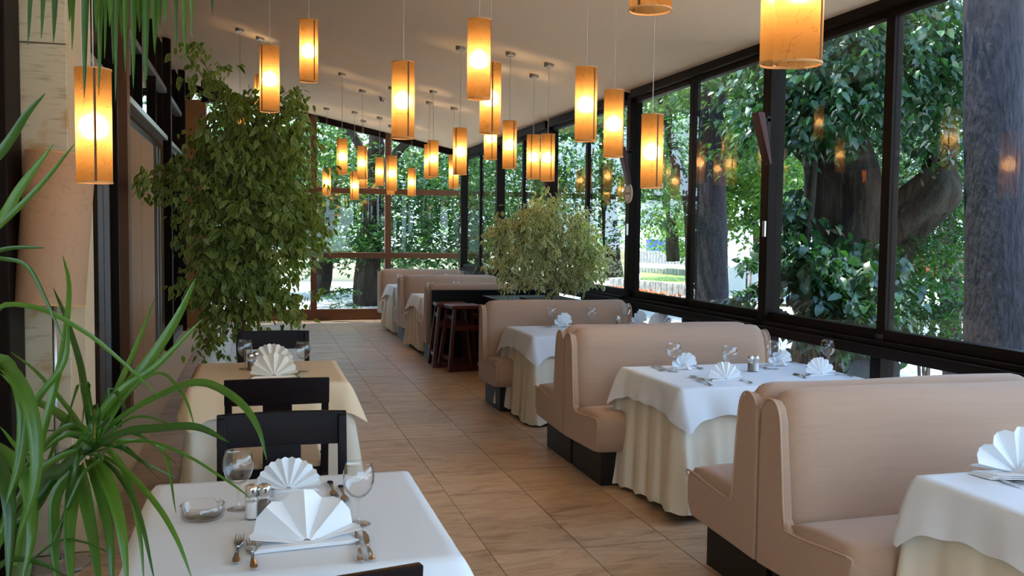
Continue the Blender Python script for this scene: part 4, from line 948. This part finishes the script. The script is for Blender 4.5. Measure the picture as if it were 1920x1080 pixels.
# (points..., width)
BL = [
 ([(60,930,2.1),(180,820,2.1),(300,700,2.1),(420,590,2.15),(505,505,2.2) ][:0] or [(120,880,2.1),(185,790,2.1),(270,690,2.15),(330,600,2.2),(368,520,2.25)], .030),
 ([(150,840,2.1),(215,745,2.1),(290,690,2.15),(380,598,2.2)], .022),
 ([(190,800,2.1),(225,720,2.15),(260,640,2.2),(290,560,2.25)], .015),
 ([(130,880,2.1),(220,790,2.1),(320,735,2.05),(385,720,2.0),(450,755,1.95),(485,805,1.93),(500,862,1.92)], .022),
 ([(165,850,2.1),(230,815,2.05),(300,806,2.0),(370,803,1.95),(430,830,1.92)], .027),
 ([(170,850,2.1),(260,828,2.05),(340,850,2.0),(430,905,1.97),(470,935,1.95)], .008),
 ([(180,850,2.1),(230,880,2.0),(290,945,1.9),(330,1010,1.85),(360,1085,1.83)], .016),
 ([(180,855,2.1),(220,890,2.0),(260,965,1.9),(290,1090,1.85)], .013),
 ([(175,855,2.1),(200,900,2.0),(225,980,1.93),(240,1100,1.9)], .030),
 ([(165,860,2.1),(185,910,2.0),(205,1000,1.93),(212,1110,1.9)], .026),
 ([(150,870,2.1),(160,930,2.0),(175,1010,1.95),(190,1120,1.9)], .030),
 ([(140,870,2.1),(135,940,2.0),(130,1010,1.95),(135,1120,1.9)], .030),
 ([(140,880,2.1),(105,930,2.05),(100,1010,2.0),(110,1120,1.95)], .026),
 ([(160,830,2.1),(110,780,2.15),(50,745,2.2),(0,700,2.2)], .028),
 ([(165,820,2.1),(130,770,2.15),(70,700,2.2),(20,660,2.25)], .012),
 ([(170,815,2.1),(160,740,2.15),(150,680,2.2),(125,600,2.25),(100,540,2.3)], .017),
 ([(175,815,2.1),(130,800,2.1),(80,840,2.05),(30,900,2.0),(-20,940,2.0)], .017),
 ([(175,840,2.1),(120,855,2.05),(60,900,2.0),(10,990,1.95),(-10,1060,1.9)], .017),
 ([(-60,800,2.0),(-10,690,1.95),(40,730,1.9),(65,820,1.88),(62,920,1.87),(30,1020,1.86)], .034),
 ([(-60,800,2.0),(-20,600,1.95),(60,577,1.95),(160,625,1.97),(240,690,2.0),(300,745,2.0)], .015),
 ([(-60,800,2.0),(-30,700,1.95),(10,680,1.95),(40,760,1.92),(35,860,1.9),(10,950,1.88)], .030),
 ([(-60,810,2.0),(20,860,1.95),(55,930,1.93),(60,1010,1.9),(40,1100,1.88)], .030),
 ([(-60,800,2.0),(0,880,1.93),(20,960,1.9),(15,1100,1.88)], .034),
 ([(30,1060,1.95),(60,900,1.95),(100,740,1.97),(120,650,2.0),(130,540,2.05),(118,480,2.1)], .018),
 ([(0,1000,1.9),(40,860,1.93),(65,760,1.95),(120,680,1.97),(128,590,2.0)], .018),
 ([(-60,720,1.9),(-20,560,1.85),(60,430,1.85),(150,310,1.88),(185,240,1.9)][:0] or [(-50,500,1.7),(20,395,1.7),(90,305,1.72),(150,235,1.75)][:0] or [(-60,470,1.8),(0,415,1.8),(40,350,1.82),(100,270,1.85)], .022),
 ([(-60,340,1.8),(-10,300,1.8),(20,262,1.82),(50,215,1.85),(85,175,1.88)], .020),
 ([(-60,480,1.75),(0,425,1.75),(80,345,1.78),(140,270,1.82)], .014),
 ([(-60,500,1.8),(-10,475,1.8),(30,466,1.82),(85,465,1.85)], .012),
 ([(-60,470,1.8),(0,485,1.8),(45,510,1.82),(75,570,1.84),(60,640,1.86)][:0] or [(-60,480,1.8),(0,486,1.8),(50,500,1.82),(85,560,1.84),(120,640,1.86)], .010),
 ([(140,850,2.1),(190,860,2.0),(150,900,2.0),(90,1040,1.95)], .012),
 ([(100,900,2.1),(60,960,2.0),(0,1010,1.95),(-30,1060,1.9)], .022),
 ([(60,1050,1.95),(110,1015,1.95),(160,1018,1.93),(210,1040,1.92)], .006),
 ([(185,830,2.1),(240,740,2.1),(300,700,2.1),(345,745,2.05),(365,800,2.02)], .009),
 ([(185,835,2.1),(235,790,2.1),(275,782,2.1),(330,800,2.08)], .008),
 ([(190,850,2.1),(210,850,2.05),(240,900,2.0),(262,1000,1.95),(270,1090,1.93)], .014),
 ([(120,890,2.1),(80,870,2.1),(40,850,2.05),(0,800,2.0)], .020),
 ([(-20,1080,1.9),(20,1052,1.9),(70,1056,1.9),(120,1078,1.9)], .016),
]
for i, (pts, w_) in enumerate(BL): blade(dr, pts, w_*.92, org, i)
rq = random.Random(77)
for i in range(16):      # extra thin leaves spraying from the rosette
    a = rq.uniform(-2.6, 2.6); L_ = rq.uniform(120, 260); x1 = 180+math.sin(a)*L_*.5; y1 = 820-math.cos(a)*L_*.45; x2 = 180+math.sin(a)*L_*.95; y2 = y1+rq.uniform(20, 150)
    if x2 > 330: x2 = 330
    blade(dr, [(178, 835, 2.1), ((178+x1)/2, (835+y1)/2-12, 2.1), (x1, y1, 2.08+rq.uniform(-.1, .1)), (x2, y2, 2.05+rq.uniform(-.15, .15))], rq.uniform(.008, .018), org, i+100)
# taller plant whose crown hangs in from above
org2 = Vector((-1.0, 2.55, 0)); org2 = dep(-170, 700, 2.6); org2.z = 0
d2 = empty('tall_cane_plant', org2, label='tall cane plant whose drooping leaves hang in at the top left', cat='plant')
crown = dep(290, -150, 2.2)-org2
MB().lathe([(.0001, 0), (.14, 0), (.17, .30), (.18, .33), (.165, .33), (.16, .30), (.0001, .29)], 28).build('pot', M['pot'], d2)
MB().tube(smoothpath([(0, 0, .28), (-.02, 0, 1.0), (.0, -.05, 1.9), dep(40, -260, 2.3)-org2, crown], 26), [.022]*18+[.016]*8, 9).build('cane', M['twig'], d2, smooth=True)
rnd = random.Random(9)
tips = [(52,85,.9,.016),(77,72,.9,.016),(100,80,.9,.020),(135,95,1,.016),(158,185,1,.022),(180,60,1,.026),(185,180,1,.022),(205,50,1,.022),(212,120,1,.024),(228,70,1,.024),(235,135,1,.018),(250,165,1,.020),(246,50,1,.026),(272,165,1,.026),(290,100,1,.026),(275,150,1,.020),(300,60,1,.020),(347,115,1,.016),(360,70,1.0,.012),(398,30,1,.016),(330,100,1,.014),(130,40,1,.024),(222,30,1,.03),(262,60,1,.03),(310,45,1,.02),(216,190,1,.014),(196,110,1,.012)]
for i, (x, y, s, w_) in enumerate(tips):
    t = 2.2+rnd.uniform(-.12, .12); mx_ = x+(290-x)*.25
    blade(d2, [(290+(x-290)*.1, -150, 2.2), (290+(x-290)*.65, -190+abs(x-290)*.12, t), (x+(290-x)*.06, -70, t), (x, y, t)], w_*1.15, org2, i+50)

# ================================================================== OUTSIDE
g = tag(MB().box(-60, 130, -60, 160, -.5, -.12).build('ground', M['paving']), 'sunlit pale paving outside the windows', kind='structure')
def strip(name, poly, z, m, label, kind='structure'):
    b = MB(); n = len(poly); b.add([(x, y, -.2) for x, y in poly]+[(x, y, z) for x, y in poly], [tuple(range(n))[::-1], tuple(range(n, 2*n))]+[(i, (i+1) % n, (i+1) % n+n, i+n) for i in range(n)])
    return tag(b.build(name, m), label, kind=kind)
def gp(x, y, z=-.12): p = onz(x, y, z); return (p.x, p.y)
strip('lawn', [gp(1200, 528), gp(1330, 545), gp(1330, 505), gp(1200, 503)], -.06, M['grass'], 'lawn terrace between low stone walls')
strip('road', [gp(1366, 545), gp(1520, 545), gp(1500, 478), gp(1360, 478)], -.10, M['asphalt'], 'grey road in dappled shade beyond the window')
for (a, b_, h_, l) in (((1150, 541), (1340, 560), .34, 'nearest low stone garden wall beyond the flower border'), ((1195, 512), (1300, 520), .30, 'middle low stone garden wall above the lawn'), ((1195, 492), (1300, 497), .75, 'farthest pale stone garden wall below the blue bin')):
    p = Vector((*gp(*a), 0)); q = Vector((*gp(*b_), 0)); n_ = 18
    w_ = empty('garden_wall', p, label=l, cat='wall', group='low stone garden walls')
    for k in range(n_):
        A_ = (q-p)*(k/n_); B_ = (q-p)*((k+.97)/n_)
        MB().bar((A_.x, A_.y, h_/2-.12), (B_.x, B_.y, h_/2-.12), .35, h_+.0).build('stone', M['stone'], w_, bevel=.02, seg=1)
p = Vector((*gp(1232, 487), -.12)); bn = empty('waste_bin', p, label='blue waste container beside the lamp post in the garden', cat='container')
MB().box(-.75, .75, -.35, .35, 0, 1.35).build('body', M['blue'], bn, bevel=.04); MB().box(-.78, .78, -.38, .38, 1.33, 1.45).build('lid', M['blue'], bn, bevel=.03)
p = Vector((*gp(1243, 486), -.12)); lpst = empty('lamp_post', p, label='slim grey lamp post in front of the blue container', cat='lamp post')
MB().tube([(0, 0, 0), (0, 0, 4.2)], [.12, .08], 10).build('post', M['render'], lpst); MB().lathe([(.0001, 4.2), (.2, 4.2), (.25, 4.5), (.1, 4.6), (.0001, 4.6)], 14).build('lantern', M['render'], lpst)
p = Vector((*gp(1383, 545), -.12)); pb_ = empty('stone_block', p, label='white stone block planter beside the road', cat='planter')
MB().box(-.5, .5, -.4, .4, 0, .75).build('block', M['render'], pb_, bevel=.03)
# flower border
rg = np.random.default_rng(3); fpx = [(Vector((*gp(1125, 549), 0)), Vector((*gp(1290, 577), 0)))]
n = 1600; t = rg.random(n); a, b_ = np.array(fpx[0][0]), np.array(fpx[0][1]); B = a+(b_-a)*t[:, None]+rg.normal(size=(n, 3))*[.25, .4, 0]; B[:, 2] = -.1+rg.random(n)*.18
A = rg.normal(size=(n, 3)); A[:, 2] = abs(A[:, 2]); tag(leaf_mesh('flower_border', B, A, np.tile([0, 0, 1.], (n, 1))+rg.normal(size=(n, 3))*.3, np.full(n, .10), np.full(n, .08), M['flower'], simple=True), 'border of small red flowers along the nearest stone wall', 'flowers', kind='stuff')
# white building beyond on the centre left and sand-coloured wall behind the end windows
bd = empty('white_building', (34, 78, 0), label='white building with tall windows far beyond the garden', cat='building')
MB().box(-14, -2, 0, 8, -.1, 4.2).build('wall', M['render'], bd)
for k in range(5):
    f_ = MB().box(-13.4+k*2.3, -12.0+k*2.3, -.12, .0, .7, 3.4).build('window', M['grey_metal'], bd)
    MB().box(-13.3+k*2.3, -12.1+k*2.3, -.15, -.12, .8, 3.3).build('pane', M['dark_wall'], f_)
MB().box(-14.3, -1.7, -.3, 8.3, 4.2, 4.6).build('roof', M['stone'], bd)
yw = empty('boundary_wall', (2, 33, 0), label='sand-coloured rendered boundary wall beyond the end windows', cat='wall')
MB().box(-14, 12, 0, .4, -.12, 1.0).build('render', M['yellow_wall'], yw); MB().box(-14.1, 12.1, -.05, .45, 1.0, 1.08).build('coping', M['render'], yw)
# parked car
p = Vector((*gp(1752, 533), -.12)); car = empty('parked_car', p, .9, label='red car parked beyond the shrubs, mostly hidden by leaves', cat='car')
MB().prism([(-2.1, .3), (2.1, .3), (2.1, .85), (1.2, .95), (.5, 1.42), (-1.2, 1.42), (-1.9, .95), (-2.1, .8)], -.85, .85).build('body', M['red'], car, bevel=.06)
MB().prism([(1.05, .97), (.48, 1.36), (-1.15, 1.36), (-1.7, .97)], -.86, .86).build('windows', M['dark_wall'], car)
for sx in (-.8, .8):
    for sy in (-1.3, 1.3):
        o = MB().lathe([(.0001, -.1), (.2, -.1), (.32, -.09), (.32, .09), (.2, .1), (.0001, .1)], 20).build('wheel', M['tyre'], car); o.location = (sx, sy, .32); o.rotation_euler = (0, PI/2, 0)

# ---- trees
def tree(name, base, trunk, blobs, m, per, size, seed, label, bark='bark', limbs=(), group='trees outside the windows', rough=.25, simple=False, spray=.35, droop=.3, asp=.5, segs=14, shell=.35, flat=.35):
    """trunk/limbs: [(px,py,depth,radius)] ; blobs in world space"""
    r = empty(name, base, label=label, cat='tree', group=group); o = Vector(base)
    def lim(pts, nm, sd):
        P = [dep(x, y, t)-o for x, y, t, _ in pts]; R = [q[3] for q in pts]; n_ = 6*len(pts)
        S = smoothpath(P, n_); RR = [np.interp(i/(n_-1)*(len(R)-1), range(len(R)), R) for i in range(n_)]
        MB().tube(S, RR, segs, rough=rough, seed=sd).build(nm, M[bark], r, smooth=True)
    lim(trunk, 'trunk', seed)
    for k, l in enumerate(limbs): lim(l, 'branch', seed+k+1)
    if blobs:
        B, A, Nn, L, W = cloud(blobs, per, size, seed, spray=spray, droop=droop, asp=asp, shell=shell, flat=flat); B = B-np.array(o)
        tag(leaf_mesh('foliage', B, A, Nn, L, W, M[m], r, simple=simple, seed=seed), kind='stuff')
    return r
def wb_(x, y, t, rx, ry, rz, n): p = dep(x, y, t); return (p.x, p.y, p.z, rx, ry, rz, n)
def gbase(x, t): p = dep(x, 500, t); return (p.x, p.y, -.12)
# big smooth trunk at the right edge
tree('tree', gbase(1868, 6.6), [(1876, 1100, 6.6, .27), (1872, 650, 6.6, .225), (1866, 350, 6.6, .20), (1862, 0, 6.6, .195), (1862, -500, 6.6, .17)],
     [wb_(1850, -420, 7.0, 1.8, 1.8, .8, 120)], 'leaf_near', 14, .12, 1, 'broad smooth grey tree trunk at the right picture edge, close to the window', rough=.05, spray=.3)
tree('tree', gbase(1930, 7.6), [(1925, 1000, 7.8, .16), (1915, 500, 7.8, .12), (1935, 100, 7.8, .11), (1950, -300, 7.8, .10)], [], 'leaf_near', 1, .1, 2, 'thin grey trunk just behind the broad one at the right edge', rough=.05)
# straight trunk seen left of the double post
tree('tree', gbase(1337, 13), [(1340, 760, 13, .24), (1338, 560, 13, .215), (1334, 350, 13, .20), (1333, 150, 13, .20), (1330, -200, 13, .18)],
     [wb_(1330, 30, 12.0, 2.6, 2.0, .9, 200), wb_(1395, 200, 12.5, .9, 1.2, .9, 170), wb_(1270, 170, 14, 1.2, 1.2, .7, 70)], 'leaf_mid', 12, .13, 3, 'straight grey trunk seen between the window mullions above the second booth', rough=.08, limbs=[[(1312, 400, 13, .06), (1300, 372, 13, .04), (1270, 300, 13, .03)]], spray=.3)
tree('tree', gbase(1292, 15), [(1300, 700, 15, .12), (1294, 400, 15, .10), (1268, 300, 15, .085), (1240, 170, 15, .085), (1215, 20, 15, .08)],
     [wb_(1220, 120, 15.5, 1.8, 1.8, 1.0, 130), wb_(1130, 220, 16, 1.6, 1.6, 1.1, 130)], 'leaf_mid', 12, .13, 4, 'slim dark trunk leaning left above the second booth table', bark='bark_dark', rough=.08, spray=.3)
# gnarled old tree
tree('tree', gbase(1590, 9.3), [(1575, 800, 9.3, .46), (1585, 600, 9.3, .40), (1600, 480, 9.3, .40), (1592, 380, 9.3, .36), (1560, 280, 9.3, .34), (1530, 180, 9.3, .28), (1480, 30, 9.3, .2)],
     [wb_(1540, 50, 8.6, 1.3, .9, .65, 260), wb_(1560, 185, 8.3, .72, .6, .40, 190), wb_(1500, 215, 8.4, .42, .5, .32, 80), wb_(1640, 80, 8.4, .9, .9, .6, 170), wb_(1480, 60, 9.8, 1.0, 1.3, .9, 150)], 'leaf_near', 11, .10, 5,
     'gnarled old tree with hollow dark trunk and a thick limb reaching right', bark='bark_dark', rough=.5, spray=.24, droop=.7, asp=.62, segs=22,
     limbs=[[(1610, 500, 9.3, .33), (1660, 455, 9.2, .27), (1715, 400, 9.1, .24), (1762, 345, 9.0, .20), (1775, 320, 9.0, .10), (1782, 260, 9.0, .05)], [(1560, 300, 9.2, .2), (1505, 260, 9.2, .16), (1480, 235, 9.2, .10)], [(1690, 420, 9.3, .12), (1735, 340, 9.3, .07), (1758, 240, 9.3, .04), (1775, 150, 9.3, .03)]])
tree('tree', gbase(1520, 8.6), [(1500, 760, 8.6, .05), (1507, 500, 8.6, .045), (1520, 380, 8.6, .04), (1530, 240, 8.6, .038), (1535, 120, 8.6, .03)], [], 'leaf_near', 1, .1, 7, 'thin dark sapling stem in front of the gnarled tree', bark='bark_dark', rough=.05)
# leafy branches right window
tree('tree', gbase(1760, 10.5), [(1790, 800, 10.5, .12), (1780, 500, 10.5, .10), (1770, 200, 10.5, .09), (1740, -100, 10.5, .08)],
     [wb_(1745, 20, 9.0, 1.0, 1.0, .7, 240), wb_(1700, 150, 9.5, .7, .9, .7, 170), wb_(1770, 210, 8.4, .35, .45, .50, 60), wb_(1730, 290, 10, .7, .9, .5, 70), wb_(1790, 130, 8.6, .3, .5, .5, 70)], 'leaf_near', 12, .085, 8, 'leafy tree filling the upper right window beside the broad trunk', bark='bark_dark', spray=.24, asp=.6, droop=.5)
def shrub(name, base, blobs, m, per, size, seed, label, cat='shrub', **k):
    r = empty(name, base, label=label, cat=cat); o = Vector(base); B, A, Nn, L, W = cloud(blobs, per, size, seed, **k); B = B-np.array(o); B[:, 2] = np.maximum(B[:, 2], -.1)
    tag(leaf_mesh('foliage', B, A, Nn, L, W, M[m], r, seed=seed), kind='stuff')
    rr = random.Random(seed); c_ = np.array(blobs[0][:3])
    for q in range(4):
        bb = blobs[q % len(blobs)]; e = Vector((bb[0], bb[1], bb[2]))-o+Vector((rr.uniform(-.2, .2), rr.uniform(-.2, .2), 0))
        MB().tube([(rr.uniform(-.08, .08), rr.uniform(-.08, .08), 0), (e.x*.5, e.y*.5, e.z*.6), tuple(e)], [.02, .014, .006], 6).build('stem', M['twig'], r)
shrub('shrub', gbase(1540, 7.6), [wb_(1530, 560, 7.6, .55, .5, .42, 75), wb_(1600, 590, 7.6, .45, .5, .35, 60), wb_(1490, 540, 7.8, .3, .5, .4, 40), wb_(1625, 520, 7.9, .28, .4, .38, 40), wb_(1480, 430, 8.8, .25, .4, .4, 35)], 'leaf_near', 11, .115, 12, 'broad-leaved dark green shrub under the gnarled tree', spray=.2, droop=.7, asp=.68)
shrub('shrub', gbase(1740, 9.0), [wb_(1730, 470, 9.5, .70, .7, .55, 190), wb_(1760, 590, 8.6, .50, .5, .32, 130), wb_(1690, 520, 9.2, .35, .5, .5, 90), wb_(1775, 400, 9.5, .45, .6, .5, 100)], 'leaf_mid', 11, .075, 13, 'fine-leaved light green shrub between gnarled tree and broad trunk', spray=.2, asp=.5)
shrub('shrub', gbase(1400, 9.0), [wb_(1400, 570, 9.0, .22, .3, .14, 18), wb_(1415, 495, 10, .25, .2, .09, 9)], 'leaf_near', 8, .12, 14, 'small dark leafy sprig rising at the sill left of the double post', spray=.15, asp=.6)
# mid and far canopy
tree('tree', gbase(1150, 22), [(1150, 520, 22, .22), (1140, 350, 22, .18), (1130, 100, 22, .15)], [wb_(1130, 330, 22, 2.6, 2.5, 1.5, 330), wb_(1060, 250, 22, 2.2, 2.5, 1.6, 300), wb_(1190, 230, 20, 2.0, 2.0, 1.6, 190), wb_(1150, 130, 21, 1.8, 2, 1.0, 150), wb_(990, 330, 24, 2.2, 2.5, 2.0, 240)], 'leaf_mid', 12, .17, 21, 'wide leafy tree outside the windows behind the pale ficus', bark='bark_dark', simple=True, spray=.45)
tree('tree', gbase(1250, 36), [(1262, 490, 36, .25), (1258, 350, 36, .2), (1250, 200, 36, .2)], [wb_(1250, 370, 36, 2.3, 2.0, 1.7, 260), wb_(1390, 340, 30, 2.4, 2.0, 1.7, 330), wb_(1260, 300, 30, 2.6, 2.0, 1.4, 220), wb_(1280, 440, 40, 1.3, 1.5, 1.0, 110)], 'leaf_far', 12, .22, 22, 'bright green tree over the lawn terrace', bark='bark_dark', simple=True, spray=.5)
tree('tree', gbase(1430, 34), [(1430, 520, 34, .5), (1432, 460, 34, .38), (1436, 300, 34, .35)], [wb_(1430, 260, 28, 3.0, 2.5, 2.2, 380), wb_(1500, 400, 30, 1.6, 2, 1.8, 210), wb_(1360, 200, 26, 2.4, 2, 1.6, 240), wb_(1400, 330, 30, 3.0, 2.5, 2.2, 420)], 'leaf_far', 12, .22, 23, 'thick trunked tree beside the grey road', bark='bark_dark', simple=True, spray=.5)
tree('tree', gbase(1700, 24), [(1690, 560, 24, .25), (1690, 300, 24, .2)], [wb_(1700, 260, 22, 3.2, 2.5, 2.6, 420), wb_(1620, 330, 24, 2.0, 2, 2.4, 280), wb_(1770, 420, 20, 1.6, 2, 1.6, 220), wb_(1700, 60, 20, 4.2, 3, 2.0, 380), wb_(1880, 250, 20, 2.2, 2.5, 3.0, 260)], 'leaf_mid', 12, .18, 24, 'leafy tree behind the gnarled one, filling the right windows', bark='bark_dark', simple=True, spray=.45)
tree('tree', gbase(1420, 18), [(1400, -40, 18, .12), (1420, -200, 18, .12)], [wb_(1400, 90, 17, 2.2, 2, 1.1, 240), wb_(1560, 30, 17, 2.4, 2, 1.3, 240)], 'leaf_mid', 12, .16, 25, 'overhanging leafy boughs across the tops of the middle windows', bark='bark_dark', simple=True, spray=.4)
# trees behind the end wall
tree('tree', gbase(690, 22), [(690, 640, 22, .34), (690, 500, 22, .28), (700, 380, 22, .22), (706, 260, 22, .18), (712, 120, 22, .15)], [wb_(700, 330, 22.5, 2.6, 1.6, .9, 230), (1.2, 20.2, 6.6, 5.5, 1.9, 1.3, 900), wb_(800, 360, 22, 1.8, 1.6, .9, 170), wb_(640, 460, 21.5, 1.0, 1.0, .35, 60), wb_(790, 450, 22, 1.9, 1.5, .7, 190), wb_(680, 240, 24, 2.4, 1.6, .9, 130), wb_(640, 390, 24, 1.5, 1.5, .7, 120)], 'leaf_mid', 12, .15, 31, 'dark forked tree right behind the end windows', bark='bark_dark', simple=True, spray=.45, flat=.15, droop=.15,  # includes a wide high crown blob, unseen, added to keep sun off the floor
     limbs=[[(702, 340, 22, .14), (760, 270, 22, .10), (830, 215, 22, .07)], [(700, 320, 22, .12), (660, 250, 22, .09), (640, 200, 22, .06)]])
tree('tree', gbase(600, 25), [(596, 640, 25, .28), (604, 500, 25, .25), (618, 400, 25, .22), (640, 280, 25, .16), (660, 120, 25, .12)], [wb_(560, 330, 25, 2.0, 1.5, 1.5, 240), wb_(480, 300, 25, 2.5, 1.5, 2.4, 300), wb_(600, 270, 27, 1.8, 1.5, 1.0, 110), wb_(440, 470, 26, 2.4, 1.5, 1.2, 200)], 'leaf_mid', 12, .16, 32, 'dark trunk leaning right in the left end window', bark='bark_dark', simple=True, spray=.45, flat=.15)
tree('tree', gbase(900, 26), [(905, 620, 26, .22), (900, 400, 26, .2), (880, 200, 26, .16)], [wb_(900, 380, 24, 2.0, 2, 1.9, 330), wb_(840, 300, 27, 2.4, 2, 1.7, 260), wb_(980, 450, 24, 1.6, 2, 1.2, 200), wb_(760, 490, 26, 2.2, 1.5, .45, 120), wb_(930, 300, 20, 1.6, 2, 1.2, 180)], 'leaf_mid', 12, .16, 33, 'leafy tree at the far right corner outside the end windows', bark='bark_dark', simple=True, spray=.45)
tree('tree', gbase(640, 20), [(574, 640, 20, .05), (590, 560, 20, .04), (640, 545, 20, .02), (668, 540, 20, .012)], [wb_(630, 548, 20, .55, .4, .12, 26), wb_(655, 572, 20, .3, .3, .06, 9), wb_(600, 470, 21, .8, .6, .3, 40)], 'leaf_mid', 8, .10, 34, 'low twig with small leaves across the bottom of the end window', bark='bark_dark', simple=False, spray=.2, flat=.1, droop=.1)
tree('tree', gbase(800, 44), [(800, 500, 44, .3), (800, 200, 44, .3)], [wb_(760, 400, 44, 9, 3, 3.2, 500), wb_(1050, 380, 50, 7, 3, 4.0, 420), wb_(560, 400, 44, 5, 3, 3.2, 300)], 'leaf_far', 12, .30, 35, 'row of distant trees beyond the boundary wall', bark='bark_dark', simple=True, spray=.8)

tree('tree', (-5, 24, -.12), [(470, 640, 24, .2), (460, 400, 24, .18), (455, 150, 24, .15)], [(-3, 23, 2.6, 4.0, 1.6, 3.2, 620), (-9, 24, 3.5, 4.0, 2, 3.6, 420)], 'leaf_mid', 12, .16, 36, 'dense leafy tree outside the end window behind the tall ficus', bark='bark_dark', simple=True, spray=.45)
